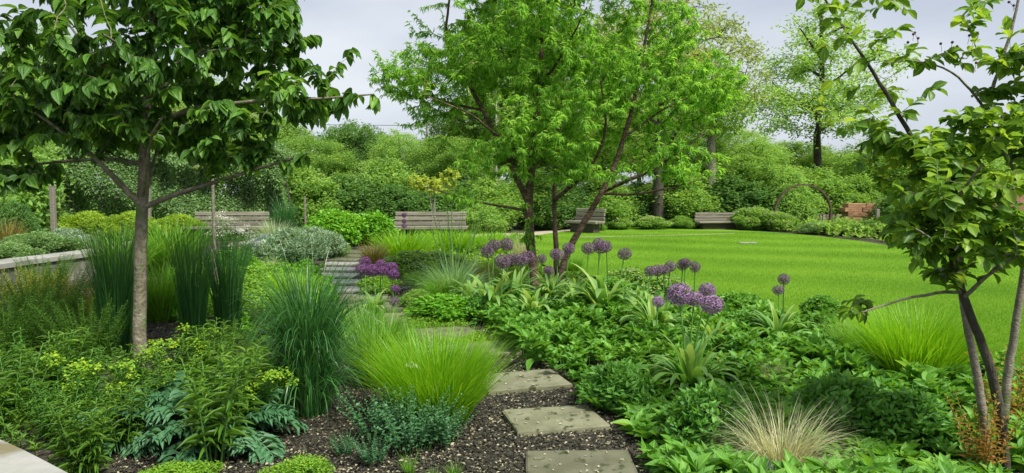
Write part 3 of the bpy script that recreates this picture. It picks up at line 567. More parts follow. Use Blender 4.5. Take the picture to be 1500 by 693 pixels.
for a in [
 ('s_light', 15, 22, 148, 150, 'tall yellow-green shrub at the left edge above the hedge'),
 ('s_mid', 445, 25, 246, 110, 'mid green shrub at the right end of the hedge'),
 ('s_dark', 520, 26, 262, 105, 'dark shrub behind the bright green mound'),
 ('s_mid', 575, 27, 240, 110, 'mid green shrub left of the golden maple'),
 ('s_dark', 590, 25.5, 276, 90, 'low dark shrub just left of the middle bench'),
 ('s_dark', 655, 26, 270, 110, 'dark shrub straight behind the middle bench'),
 ('s_mid', 715, 27, 262, 110, 'green shrub at the pale birch trunk'),
 ('s_light', 700, 25, 300, 70, 'small pale shrub right of the middle bench'),
 ('s_mid', 770, 28, 255, 110, 'green shrub seen between the dark red-brown stems'),
 ('s_dark', 820, 28, 268, 100, 'dark shrub behind the turned bench'),
 ('s_mid', 880, 29, 262, 110, 'green shrub between the turned bench and the stout trunk'),
 ('s_mid', 990, 30, 255, 110, 'green shrub right of the stout trunk'),
 ('s_dark', 930, 31, 270, 110, 'dark shrub behind the stout trunk'),
 ('s_light', 1015, 29.5, 285, 60, 'pale shrub just left of the far right bench'),
 ('s_dark', 1085, 30, 262, 120, 'dark green shrub right behind the far right bench'),
 ('s_light', 1152, 29.5, 258, 70, 'fresh yellow-green bush inside the left of the round arch'),
 ('s_mid', 1200, 31, 252, 110, 'green bush seen through the round arch'),
 ('s_mid', 1255, 31, 262, 90, 'green bush above the stacked timber'),
 ('s_mid', 1120, 32, 245, 110, 'tall green bush behind the cream flowered shrubs'),
 ('s_dark', 1330, 27, 290, 100, 'dark bush right of the stacked timber')]: place(*a[:5], a[5], G2)
for a in [
 ('b_white', 905, 27.4, 318, 50, 'low shrub with creamy flowers at the foot of the stout trunk'),
 ('b_white', 955, 27.6, 316, 60, 'cream flowered shrub between the stout trunk and the far right bench'),
 ('b_mid', 1000, 28, 316, 45, 'small green shrub touching the left end of the far right bench'),
 ('b_white', 1105, 27.2, 303, 75, 'broad cream flowered shrub right of the far right bench'),
 ('b_white', 1140, 26.5, 310, 55, 'cream flowered shrub at the left foot of the round arch'),
 ('b_hedge', 1195, 24.6, 326, 55, 'low green plant at the right foot of the round arch'),
 ('b_mid', 1235, 23.8, 324, 60, 'low leafy plant in front of the stacked timber'),
 ('b_dark', 1278, 23, 322, 60, 'darker low plant at the pale post by the lawn'),
 ('b_light', 1320, 22, 318, 50, 'pale spiky shrub where the lawn meets the right tree')]: place(*a[:5], a[5], 'low shrubs edging the lawn', 1.0, 1.2)
place('b_mid', 868, 26.5, 322, 40, 'small shrub at the right end of the turned bench', None, 1, 1.2)
# ------------------------------------------------------------------ hedge
g = Geo(); rr = np.random.default_rng(44); n = 120000; u = rr.random(n); x = -19+11.6*u; face = rr.random(n)
bump = .22*np.sin(x*2.1+1)+.15*np.sin(x*4.7)+.1*np.sin(x*9.3)
hz = 2.75+.18*np.sin(x*1.3)+.12*np.sin(x*3.9+2); z = rr.random(n)**.9
P = np.where((face < .7)[:, None], np.c_[x, 22.3+bump*.6+.2*np.sin(z*9+x)+rr.random(n)**2*.5, z*hz], np.c_[x, 22.3+rr.random(n)*1.6, hz+rr.normal(size=n)*.1])
leaves(g, 'dia', P, nrm(rnd(n, rr)+[0, -.5, -.2]), nrm(rnd(n, rr)*.6+[0, -.7, .8]), .1*(.6+.7*rr.random(n)), .06*(.6+.6*rr.random(n)), np.clip(.45+rr.normal(size=n)*.25, 0, 1))
hd = thing('hedge', 'long dark green hedge with pale glossy leaves behind the left bed', 'hedge', (0, 0, 0)); obj('foliage', g, M['hedge'], hd, smooth=False)
g = Geo()
for x in np.arange(-18.6, -7.6, .5): tube(g, [(x, 23, -.02), (x+.1, 23.05, 1.2), (x-.05, 23, 2.4)], [.05, .04, .02], 6)
obj('stems', g, M['darkbark'], hd)
# ------------------------------------------------------------------ benches
def bench(px, Y, w, rz, label, boards=3, d=.62):
    o = thing('garden_bench', label, 'bench', ((px-750)/1000*Y, Y, 0), rz, 'weathered timber benches')
    for k in range(boards):
        g = Geo(); ww = w-(.04 if k else 0); box(g, (.015*k, .26+.02*k, .52+.155*k), (ww, .075, .122), bev=.012, tint=.35+.25*k+R.random()*.1, jit=.003); obj('backrest_board', g, M['wood'], o, smooth=False)
    for k in range(3):
        g = Geo(); box(g, (.02, .10-.2*k, .405), (w+.1, .185, .09), bev=.012, tint=.5+.2*R.random(), jit=.003); obj('seat_board', g, M['wood'], o, smooth=False)
    g = Geo(); box(g, (0, -.05, .178), (w*.8, .4, .36), bev=.01); obj('base', g, M['wooddark'], o, smooth=False)
    for s in (-1, 1):
        g = Geo(); box(g, (s*w*.36, .318, .5), (.07, .04, .72), bev=.006); obj('back_support', g, M['wooddark'], o, smooth=False)
    return o
bench(333, 21.5, 2.4, 0, 'weathered timber bench at the left, half hidden by white flowers and a staked sapling')
bench(628, 21.5, 2.3, 0, 'weathered timber bench in the middle with the golden maple behind it')
bench(858, 25.4, 1.35, -.75, 'weathered timber bench turned towards the lawn, framed by the dark leaning stem')
bench(1051, 27.6, 1.75, .12, 'weathered timber bench at the far right end of the lawn').scale.z = .76
# ------------------------------------------------------------------ round arch, fence, timber stack, walls, posts
g = Geo(); a = np.linspace(-.55, PI+.55, 64); rad = 1.1
prof = [(-.03, -.06), (.03, -.06), (.03, .06), (-.03, .06)]
V = np.array([[( (rad+p)*math.cos(q), r_, .98+(rad+p)*math.sin(q)) for p, r_ in prof] for q in a])
i = np.arange(len(a)-1)[:, None]*4; j = np.arange(4)[None]; g.add(V.reshape(-1, 3), np.stack([i+j, i+(j+1) % 4, i+4+(j+1) % 4, i+4+j], 2).reshape(-1, 4))
V = V.copy(); V[..., 2] = np.maximum(V[..., 2], -.02)
ar = obj('round_arch', g, M['steel'], loc=((1176-750)/1000*26.8, 26.8, 0), smooth=False); tag(ar, 'large dark metal ring standing upright at the edge of the lawn', 'arch'); ar.location.z = -.28
fc = thing('picket_fence', 'low grey board fence seen through the round arch', 'fence', ((1214-750)/1000*29, 29, 0))
for k in range(16):
    g = Geo(); box(g, (-1.0+.135*k, 0, .25), (.11, .02, .62+.02*R.normal()), tint=R.random(), bev=.004); obj('board', g, M['wood'], fc, smooth=False)
g = Geo(); box(g, (0, .03, .3), (2.2, .04, .07)); obj('rail', g, M['wood'], fc, smooth=False)
st_ = thing('timber_stack', 'stack of red-brown timbers beside the low board fence', 'timber stack', ((1272-750)/1000*27.6, 27.6, 0))
for k in range(6):
    n_ = 3; off = R.random()*.3
    for q in range(n_):
        g = Geo(); box(g, (-.72+.72*q+R.normal()*.01+(.12 if k % 2 else 0), R.normal()*.015, .1+.175*k), (.70, .5, .165), bev=.012, tint=R.random(), jit=.004); obj('timber', g, M['timber'], st_, smooth=False)
# tall brick wall at right
m, t, out = nt('brick'); tc = t.nodes.new('ShaderNodeTexCoord'); mp = t.nodes.new('ShaderNodeMapping'); mp.inputs['Rotation'].default_value = (PI/2, 0, 0); t.links.new(tc.outputs['Object'], mp.inputs[0])
bt = node(t, 'ShaderNodeTexBrick', Color1=(.36, .17, .09, 1), Color2=(.26, .12, .07, 1), Mortar=(.3, .27, .22, 1), Scale=1.0); bt.inputs['Brick Width'].default_value = .225; bt.inputs['Row Height'].default_value = .075; bt.inputs['Mortar Size'].default_value = .008
t.links.new(mp.outputs[0], bt.inputs['Vector']); n1 = node(t, 'ShaderNodeTexNoise', Scale=2.0, Detail=5.0); t.links.new(tc.outputs['Object'], n1.inputs['Vector'])
c = mixc(t, 1.0, bt.outputs[0], ramp(t, [(.3, (.65, .65, .6)), (.7, (1.2, 1.15, 1.1))], n1.outputs[0]), 'MULTIPLY')
b = node(t, 'ShaderNodeBsdfPrincipled', Roughness=.9); t.links.new(c, b.inputs['Base Color']); t.links.new(b.outputs[0], out.inputs[0]); M['brick'] = m
bw = thing('brick_wall', 'tall orange brick wall glimpsed behind the oval leaves at the right', 'wall', (22.5, 31, 0), -.1)
g = Geo(); box(g, (0, 0, 1.35), (9, .35, 2.7)); obj('wall', g, M['brick'], bw, smooth=False)
g = Geo(); box(g, (0, 0, 2.75), (9.1, .45, .09), bev=.01); obj('coping', g, M['slab_pale'], bw, smooth=False)
def post(px, pyb, h, w, label):
    p = gp(px, pyb); g = Geo(); box(g, (0, 0, h/2-.02), (w, w, h), bev=w*.12); tag(obj('wooden_post', g, M['wood'], loc=tuple(p), smooth=False), label, 'post', 'wooden posts')
post(80, 357, 1.75, .13, 'weathered square post in front of the hedge at the far left')
post(219, 352, 1.65, .13, 'pale square post just right of the slim grey trunk')
post(1284, 345, .95, .12, 'short pale post in front of the timber stack')
post(448, 352, 1.4, .05, 'thin stake behind the silvery planting beside the bright mound')
# utility pole and wire
g = Geo(); tube(g, [(-5.2, 42, 0), (-5.2, 42, 6.1)], [.06, .05], 8, cap=True); box(g, (-5.2, 42, 6.0), (.4, .06, .06)); tag(obj('utility_pole', g, M['wood']), 'thin distant pole just above the treetops, left of the middle tree', 'pole')
g = Geo(); xs = np.linspace(-30, 8, 60); tube(g, np.c_[xs, np.full(60, 42.), 5.55+.0011*(xs+5.2)**2], .016, 4); tag(obj('overhead_wire', g, M['wire']), 'thin overhead wire crossing the low sky at the distant pole', 'wire')
# sapling, golden maple, birch
def small_tree(name, label, px, Y, h, r, ells, mat, bark, n, per, L, W, tn='dia', stems=1, mind=.08, gap=.5):
    rr = np.random.default_rng(int(px)); g = Geo(); lb = []
    for s in range(stems):
        a = s*2.2; o = .05*s
        lb.append(([np.array([o*math.cos(a), o*math.sin(a), -.03]), np.array([.1*s*math.cos(a), .1*s*math.sin(a), h*.4]), np.array([.25*s*math.cos(a), .2*s*math.sin(a), h*.9])], r, r*.3))
    T = sample_ell(ells, n, rr, mind, .5, gap, 3); tw = grow(g, lb, T, .15, .004, .4, 7, .1, rr, .03)
    c = Geo(); twig_leaves(c, tw, tn, L, W, per, .3, .8, .4, .5, .2, rr, .05)
    o = thing(name, label, 'tree', ((px-750)/1000*Y, Y, 0)); obj('trunk', g, M[bark], o); obj('crown', c, M[mat], o, smooth=False); return o
small_tree('sapling', 'thin pale sapling standing in front of the left bench', 313, 9.6, 3.0, .035, [(0, 0, 2.7, .75, .7, .6), (.2, 0, 2.0, .5, .5, .3)], 'ob_olive', 'greybark', 90, 16, .06, .03)
small_tree('golden_maple', 'small golden-yellow maple with thin upright stems behind the middle bench', 637, 23, 1.9, .03, [(0, 0, 1.75, .8, .7, .3), (-.5, 0, 1.95, .5, .4, .2), (.5, 0, 2.1, .4, .4, .22)], 'gold', 'palebark', 120, 30, .1, .06, stems=3)
small_tree('birch_tree', 'pale-barked slim birch behind the crossing branches', 727, 27, 7, .08, [(0, 0, 5.5, 1.6, 1.5, 2.2)], 'ob_light', 'palebark', 160, 30, .13, .07, mind=.2)
# ivy-clad old trunk behind far right bench
g = Geo(); tube(g, resample([(0, 0, -.1), (.05, 0, 1.5), (-.05, 0, 3), (0, 0, 4.5)], .3), np.linspace(.36, .15, 16), 10)
o = thing('old_tree', 'broad pale old trunk standing just behind the far right bench', 'tree', ((1041-750)/1000*30.2, 30.2, 0)); obj('trunk', g, M['greybark'], o)
g = Geo(); rr = np.random.default_rng(3); P = sample_ell([(0, 0, 5.2, 2.0, 2.0, 1.4)], 5200, rr); leaves(g, 'dia', P, nrm(rnd(len(P))), nrm(rnd(len(P))*.5+[0, 0, 1]), .17, .09, rr.random(len(P))); obj('crown', g, M['ob_mid'], o, smooth=False)
# ------------------------------------------------------------------ stone walls (curved, left)
def curved_wall(name, label, pts, w, h, nst):
    P = resample([np.array(p) for p in pts], .1); d = np.r_[0, np.cumsum(np.linalg.norm(np.diff(P, axis=0), axis=1))]
    o = thing(name, label, 'wall', (*P[0][:2], 0)); O = np.array([*P[0][:2], 0])
    def strip(g, s0, s1, w, z0, z1, n=8, tint=.5):
        s = np.linspace(s0, s1, n); Q = np.stack([np.interp(s, d, P[:, k]) for k in range(2)], 1); T = nrm(np.gradient(Q, axis=0)); Nn = np.c_[T[:, 1], -T[:, 0]]
        V = np.stack([np.c_[Q-Nn*w/2, np.full(n, z0)], np.c_[Q-Nn*w/2, np.full(n, z1-.006)], np.c_[Q-Nn*(w/2-.006), np.full(n, z1)], np.c_[Q+Nn*(w/2-.006), np.full(n, z1)], np.c_[Q+Nn*w/2, np.full(n, z1-.006)], np.c_[Q+Nn*w/2, np.full(n, z0)]], 1)-O
        i = np.arange(n-1)[:, None]*6; j = np.arange(6)[None]; n0 = g.n
        g.add(V.reshape(-1, 3), np.stack([i+j, i+(j+1) % 6, i+6+(j+1) % 6, i+6+j], 2).reshape(-1, 4), np.tile([0, .5, tint], (n*6, 1)))
        g.f.append(np.array([range(6)])+n0); g.f.append(np.array([list(range(n*6-6, n*6))[::-1]])+n0)
    g = Geo(); strip(g, 0, d[-1], w-.08, -.02, h-.0805, 30); obj('wall', g, M['walldark'], o, smooth=False)
    for k in range(nst):
        g = Geo(); strip(g, d[-1]*k/nst+.003, d[-1]*(k+1)/nst-.003, w, h-.08, h, 8, .3+.4*R.random()); obj('coping_stone', g, M['coping'], o, smooth=False)
curved_wall('stone_wall', 'curved low stone wall with pale coping behind the bronze foliage', [gp(-250, 425, .45)[:2], gp(-60, 392, .45)[:2], gp(30, 379, .45)[:2], gp(100, 371, .45)[:2], gp(160, 363, .45)[:2], gp(215, 352, .45)[:2]], .5, .45, 9)
curved_wall('stone_kerb_wall', 'pale stone wall top crossing the bottom left corner', [gp(-450, 568, .4)[:2], gp(-210, 622, .4)[:2], gp(-85, 684, .4)[:2], gp(22, 756, .4)[:2], gp(120, 880, .4)[:2]], .56, .4, 5)
# ------------------------------------------------------------------ stepping stones
SL = [(850, 692, .62, .46, .03, 'nearest stepping slab, cut by the bottom of the photo'), (812, 619, .62, .44, .2, 'second stepping slab from the bottom, widest in view'), (764, 562, .66, .48, .3, 'third stepping slab from the bottom, its left end under bright grass'),
      (700, 516, .68, .5, .4, 'fourth stepping slab, its corner touching the leafy ground cover'), (652, 491, .66, .48, .3, 'stepping slab behind the bright grass tussock tips'), (602, 467, .66, .48, .2, 'stepping slab beside the creeping lime ground cover'),
      (566, 451, .66, .48, .1, 'stepping slab just right of the strap leaves under purple alliums'), (533, 438, .68, .48, .05, 'stepping slab where the path bends beyond the dark grass'), (512, 426, .68, .5, .0, 'stepping slab second after the bend'),
      (497, 415, .7, .5, 0, 'pale stepping slab third after the bend'), (494, 405, .7, .5, -.05, 'pale stepping slab fourth after the bend'), (496, 396, .7, .5, -.08, 'pale stepping slab fifth after the bend'),
      (499, 388, .7, .52, -.1, 'pale stepping slab sixth after the bend'), (507, 381.5, .75, .55, -.2, 'buff stepping slab seventh after the bend'), (515, 376, .8, .6, -.3, 'buff stepping slab second from the far end'), (526, 371, .9, .65, -.4, 'farthest buff stepping slab by the brown tufted grass')]
for i, (px, py, w, d_, rz, lb) in enumerate(SL):
    p = gp(px, py); g = Geo(); box(g, (0, 0, .012), (w, d_, .05), bev=.006, tint=R.random(), jit=.0022); g.v[0][:, :2] *= 1+R.normal(size=(1, 2))*.02; g.v[0][:, 0] += g.v[0][:, 1]*R.normal()*.04; 
    tag(obj('stepping_stone', g, M['slab_pale'] if 7 < i < 13 else M['slab'], loc=tuple(p), rz=rz, smooth=False), lb, 'paving slab', 'stepping slabs of the garden path')
# ------------------------------------------------------------------ ornamental grasses
def tuft(seed, n, L, w, th, bend, R0, segs=6, lv=.25, pw=1.3, tw_=.2, seedheads=0, taper=.8):
    rr = np.random.default_rng(seed); r = R0*np.sqrt(rr.random(n)); a = rr.random(n)*2*PI; base = np.c_[r*np.cos(a), r*np.sin(a), np.zeros(n)]
    phi = a+rr.normal(size=n)*.6; g = Geo()
    Ls = L*(1-lv+2*lv*rr.random(n))
    blades(g, base, phi, th*(.15+.85*(r/R0))*(.5+rr.random(n)), bend*(.3+1.2*rr.random(n)), Ls, w*(.6+.7*rr.random(n)), segs, np.clip(.5+rr.normal(size=n)*tw_, 0, 1), pw, .7, taper)
    return g
def gk(name, mat, g, extra=None):
    parts = (extra or [])+[('blades', g.mesh(name), M[mat])]
    return Kind(name, 'ornamental grass', parts)
K['dkup'] = gk('upright_dark_grass', 'g_dark', tuft(61, 760, 1.1, .014, .14, .7, .24, 8, .5, 2.0))
ga_ = tuft(62, 1150, 1.12, .015, .1, 1.9, .17, 10, .35, 2.2); gb_ = tuft(162, 420, .85, .016, .4, 2.3, .2, 9, .35, 1.5); gb_.f = [q+ga_.n for q in gb_.f]; ga_.v += gb_.v; ga_.f += gb_.f; ga_.a += gb_.a; ga_.n += gb_.n
K['dkarch'] = gk('arching_dark_grass', 'g_dark', ga_)
K['bright'] = gk('bright_tussock_grass', 'g_bright', tuft(63, 4000, .62, .006, .42, .55, .22, 6, .35))
K['soft'] = gk('soft_green_grass', 'g_mid', tuft(64, 1300, .6, .008, .45, .9, .18, 6, .4))
K['far'] = gk('bright_far_grass', 'g_bright', tuft(73, 1100, .6, .013, .5, .6, .22, 5, .4))
K['farsoft'] = gk('green_far_grass', 'g_mid', tuft(74, 1000, .6, .014, .4, .9, .22, 6, .4))
K['tan'] = gk('pale_straw_grass', 'g_tan', tuft(65, 900, .5, .0055, .5, 1.5, .12, 8, .45))
K['bronze'] = gk('bronze_tufted_grass', 'g_bronze', tuft(66, 520, .6, .013, .5, .8, .14, 6, .3))
gg = tuft(67, 700, .75, .015, .8, 1.0, .15, 7, .3); sh = tuft(68, 24, 1.7, .018, .45, .12, .08, 5, .15, taper=.2)
K['blue'] = gk('blue_green_oat_grass', 'g_blue', gg, [('flower_stalks', sh.mesh('flower_stalks'), M['g_blue'])])
K['sprig'] = gk('grass_sprig', 'g_mid', tuft(78, 60, .6, .03, .7, .7, .2, 6, .35))
K['pale'] = gk('pale_variegated_grass', 'g_silver', tuft(69, 900, .9, .014, .25, .8, .15, 7, .25))
G3 = 'ornamental grass clumps'
def grass(kind, px, py, h, w, label, nomh, nomw, rz=None):
    p = gp(px, py); k = K[kind]; k.put(tuple(p), label, R.random()*6.28 if rz is None else rz, (w/k.mw, w/k.mw, h/k.mh), G3)
for a in [
 ('dkup', 172, 522, 1.35, .52, 'tall dark upright grass just left of the slim grey trunk', 1.12, .8),
 ('farsoft', 238, 470, .75, .8, 'lighter green soft grass between the two groups of tall dark upright grass', 1.12, .8),
 ('dkup', 285, 512, 1.3, .45, 'tall dark upright grass right of the slim grey trunk', 1.12, .8),
 ('dkup', 335, 500, 1.25, .5, 'tall dark upright grass in front of the sapling', 1.12, .8),
 ('dkarch', 452, 606, 1.05, .92, 'large dark arching grass clump beside the mulch, blades bending over', .85, .8),
 ('bright', 640, 616, .62, .98, 'large bright green tussock beside the near stepping slabs', .5, .95),
 ('soft', 552, 562, .62, .88, 'soft green grass behind the large bright tussock', .48, .9),
 ('soft', 556, 515, .34, .7, 'soft green grass by the path below the purple alliums', .48, .9),
 ('soft', 520, 515, .5, .9, 'fresh green grass between the dark clump and the path', .5, .95),
 ('far', 432, 450, .5, .9, 'bright grass behind the dark arching clump', .5, .95),
 ('bright', 1337, 566, .66, 1.05, 'bright lime tussock at the lawn edge left of the right tree', .5, .95),
 ('soft', 1240, 530, .4, .6, 'small dull green grass left of the bright lime tussock', .48, .9),
 ('tan', 1145, 705, .42, .75, 'straw coloured wispy grass at the bottom right of the bed', .33, .7),
 ('tan', 1130, 575, .24, .3, 'straw grass tuft half hidden in leafy ground cover', .33, .7),
 ('bronze', 548, 392, .55, .8, 'brown tufted grass beside the far stepping slabs', .5, .8),
 ('blue', 665, 440, .6, 1.3, 'blue-green oat grass with long straight stalks right of the path', .6, 1.2),
 ('bronze', 705, 425, .45, .6, 'orange-brown sedge beside the oat grass', .5, .8),
 ('far', 592, 385, .75, 1.6, 'bright yellow-green grass in front of the middle bench', .5, .95),
 ('far', 660, 375, .7, 1.8, 'wide bright grass right below the middle bench', .5, .95),
 ('far', 720, 372, .6, 1.6, 'bright grass between the bench and the pale straw clump', .5, .95),
 ('tan', 764, 390, .7, .6, 'pale straw grass standing left of the dark red-brown stems', .33, .7),
 ('soft', 625, 428, .35, .9, 'low green tuft beside the creeping ground cover', .48, .9),
 ('soft', 650, 446, .4, .8, 'small green tuft in front of the oat grass', .48, .9),
 ('pale', 402, 378, .9, .9, 'pale variegated grass at the right end of the left bench', .75, .8),
 ('tan', 398, 404, .35, .6, 'low straw grass in front of the lavender', .33, .7),
 ('farsoft', 250, 402, 1.05, 1.8, 'green grass mass in front of the left bench and sapling', .48, .9),
 ('farsoft', 180, 420, 1.0, 1.2, 'green grass mass at the end of the curved wall', .48, .9),
 ('bronze', 12, 372, .9, 1.0, 'buff dry grass at the far left behind the curved wall', .5, .8),
 ('bronze', 130, 470, .4, .8, 'dry tangled grass left of the dark upright clump', .5, .8),
 ('sprig', 635, 708, .09, .14, 'tiny green grass sprig at the very bottom between two others', .48, .9),
 ('sprig', 600, 694, .13, .16, 'small green sprig in the mulch at the bottom', .5, .95),
 ('sprig', 665, 698, .1, .14, 'small green sprig left of the nearest slab', .5, .95),
 ('soft', 835, 398, .35, .8, 'green grass at the lawn edge between the dark stems', .48, .9),
 ('dkarch', 418, 372, 1.35, .9, 'dark green tall clump behind the lavender', .85, .8)]: grass(*a)
# ------------------------------------------------------------------ shrubs and perennials in the beds
def bush(kind, px, py, h, w, label, group='perennials in the beds', nomw=1.2):
    p = gp(px, py); K[kind].put(tuple(p), label, R.random()*6.28, (w/nomw, w/nomw, h), group)
for a in [
 ('b_bright', 492, 362, 1.05, 1.7, 'bright green rounded shrub beyond the path, left half of the mound'),
 ('b_bright', 535, 358, .95, 1.7, 'bright green rounded shrub beyond the path, right half of the mound'),
 ('m_silver', 430, 392, .75, 1.4, 'silvery green bushy perennial left of the far slabs'),
 ('m_silver', 462, 380, .7, 1.4, 'silvery green perennial nearest the bright mound'),
 ('m_silver', 405, 372, .6, 1.2, 'silvery perennial at the foot of the pale grass'),
 ('m_lav', 385, 388, .65, 1.0, 'lavender with blue-violet flowers before the left bench'),
 ('b_mid', 488, 376, .5, .8, 'low green plant between silvery perennials and path'),
 ('m_lime', 402, 440, .4, 1.3, 'fresh green leafy patch left of the bright grass'),
 ('m_lime', 362, 420, .35, 1.2, 'fresh green leafy patch near the sapling'),
 ('m_lime', 375, 470, .4, 1.0, 'fresh green leafy plant beside the dark arching grass'),
 ('m_cream', 603, 404, .45, 1.2, 'cream flowered plant right of the purple alliums'),
 ('m_cream', 640, 400, .4, 1.2, 'cream flowered plant in front of the bright grass'),
 ('m_lime', 556, 432, .3, .7, 'pale green leaf mound under the purple alliums'),
 ('b_mid', 614, 452, .25, .6, 'small dark round cushion plant beside the mulch'),
 ('b_bright', 655, 468, .3, .9, 'green leafy plant at the inner bend of the path'),
 ('b_hedge', 55, 378, .6, 1.8, 'rounded green shrub behind the curved wall'),
 ('b_dark', 25, 362, 1.3, 1.2, 'dark conifer-like shrub at the far left'),
 ('b_hedge', 15, 392, .5, 1.3, 'low dull green shrub touching the wall at the left edge'),
 ('m_silver', 95, 372, .6, 1.3, 'silvery plant behind the pale coping'),
 ('b_lime', 130, 352, .95, 2.0, 'yellow-green band of shrub in front of the hedge'),
 ('b_lime', 195, 352, .95, 2.0, 'yellow-green shrub behind the tall dark grasses'),
 ('b_lime', 262, 352, .85, 2.0, 'yellow-green shrub left of the left bench'),
 ('b_light', 60, 350, 1.2, 1.8, 'pale leafy shrub at the weathered post'),
 ('m_green', 890, 452, .4, .9, 'leafy plant beneath the dusky alliums beside the lawn'),
 ('m_cream', 925, 440, .45, 1.0, 'pink-cream flowered plant at the lawn edge'),
 ('m_cream', 975, 448, .4, .9, 'cream flowered plant below the row of alliums at the lawn edge'),
 ('m_green', 1085, 474, .35, .8, 'dark leafy plant at the lawn edge right of the violet alliums'),
 ('m_lime', 438, 706, .12, .36, 'small lime cushion plant in the mulch at the bottom'),
 ('m_lime', 255, 716, .12, .42, 'lime cushion plant cut by the bottom edge'),
 ('m_mound', 1040, 655, .36, .62, 'rounded leafy mound beside the nearest slabs, below the big violet alliums'), ('m_mound', 905, 600, .32, .55, 'rounded leafy mound overhanging the second stepping slab'), ('m_mound', 1235, 640, .38, .7, 'dark leafy mound between straw grass and right tree'),
 ('m_mound', 1190, 545, .34, .6, 'dark leafy mound left of the bright lime tussock'), ('m_mound', 700, 470, .3, .55, 'dark leafy mound at the inner bend beside the strap leaves'), ('m_mound', 1100, 500, .3, .6, 'dark leafy mound between the pair of alliums and the violet group'), ('m_mound', 1330, 655, .34, .6, 'dark leafy mound left of the near stems'),
 ('m_green', 1205, 470, .3, .5, 'leafy plant at the dark edging corner')]: bush(*a)
# ------------------------------------------------------------------ stem plants
def stem_plant(seed, ns, h, spread, L, W, tn, per, mat, head=None, droop=.15, whorl=1, name='x', low=.15, r=.004, up=.5):
    rr = np.random.default_rng(seed); s = Geo(); g = Geo(); f = Geo(); tips = []
    for i in range(ns):
        a = rr.random()*6.28; q = rr.random()**.5; hh = h*(.7+.4*rr.random()); b0 = np.array([math.cos(a), math.sin(a), 0])*q*spread*.35
        e = b0+np.array([math.cos(a), math.sin(a), 0])*q*spread*.75+[0, 0, hh]+rr.normal(size=3)*.02; u = np.linspace(0, 1, 9)[:, None]
        m_ = (b0+e)/2+np.array([-math.cos(a), -math.sin(a), 0])*.06*q*h+[0, 0, .05]; Q = (1-u)**2*b0+2*u*(1-u)*m_+u*u*e
        tube(s, Q, np.linspace(r, r*.5, 9), 5); n = per; t_ = low+(1-low)*(np.arange(n)+.5)/n
        P = np.stack([np.interp(t_, u[:, 0], Q[:, k]) for k in range(3)], 1); az = np.arange(n)*2.4+rr.random()*6
        if whorl > 1: az = (np.arange(n)//whorl)*1.0+(np.arange(n) % whorl)*2*PI/whorl+rr.random()
        D = nrm(np.c_[np.cos(az), np.sin(az), np.full(n, up)+.5*t_]+rnd(n, rr)*.15)
        sz = np.clip(1.25-.75*t_, .3, 1)*(.8+.4*rr.random(n)); leaves(g, tn, P, D, nrm(np.c_[np.zeros(n), np.zeros(n), np.ones(n)]+rnd(n, rr)*.2), L*sz, W*sz, np.clip(.45+.3*(t_-.5)+rr.normal(size=n)*.12, 0, 1)); tips.append(e)
    parts = [('foliage', g.mesh('foliage'), M[mat]), ('stems', s.mesh('stems'), M['stem'])]
    if head:
        hm, hr, hn, hl = head; tips = np.array(tips); c = np.repeat(tips, hn, 0); u = nrm(rnd(len(c), rr)*[1, 1, .5]+[0, 0, .4]); P = c+u*hr*rr.random((len(c), 1))**.4
        DD = nrm(u*[1, 1, .25]+rnd(len(c), rr)*.3); NN = nrm(rnd(len(c), rr)*.3+[0, 0, 1]); LL_ = hl*(.7+.5*rr.random(len(c))); TT = rr.random(len(c))
        for q in range(len(tips)):
            f = Geo(); w_ = slice(q*hn, (q+1)*hn); leaves(f, 'dia' if hl < .02 else 'ovate3', P[w_], DD[w_], NN[w_], LL_[w_], hl*.95, TT[w_]); parts.append(('flower_head', f.mesh('flower_head', False), M[hm]))
    return Kind(name, 'plant', parts)
K['euph'] = stem_plant(71, 15, .46, .28, .085, .016, 'narrow', 30, 'euph', ('bract', .05, 44, .022), name='euphorbia')
K['euphg'] = stem_plant(79, 20, .46, .3, .085, .016, 'narrow', 34, 'euph', None, name='leafy_spurge')
K['milk'] = stem_plant(72, 11, .62, .26, .14, .022, 'narrow', 30, 'feather', None, name='narrow_leaved_perennial', r=.005, up=.35)
K['fine'] = stem_plant(73, 60, .75, .5, .06, .009, 'narrow', 70, 'feather', None, name='feathery_perennial', low=.1, r=.003)
K['nand'] = stem_plant(74, 46, .72, .5, .05, .018, 'ovate3', 60, 'gold_orange', None, name='bronze_tipped_perennial', low=.2, r=.003)
K['umbel'] = stem_plant(75, 20, 1.0, .3, .12, .02, 'narrow', 14, 'euph', ('white_fl', .07, 50, .018), name='white_umbel_plant', r=.004)
K['m_cat'] = stem_plant(33, 34, .34, .32, .036, .024, 'ovate3', 22, 'grey', None, name='catmint', whorl=2, r=.002, up=.2)
K['orng'] = stem_plant(76, 14, .5, .2, .05, .02, 'lance2', 26, 'orange', None, name='orange_leaved_shrub', r=.003)
G4 = 'stemmed perennials in the left bed'
def sp_put(kind, px, py, s, label, group=G4):
    p = gp(px, py); K[kind].put(tuple(p), label, R.random()*6.28, s, group)
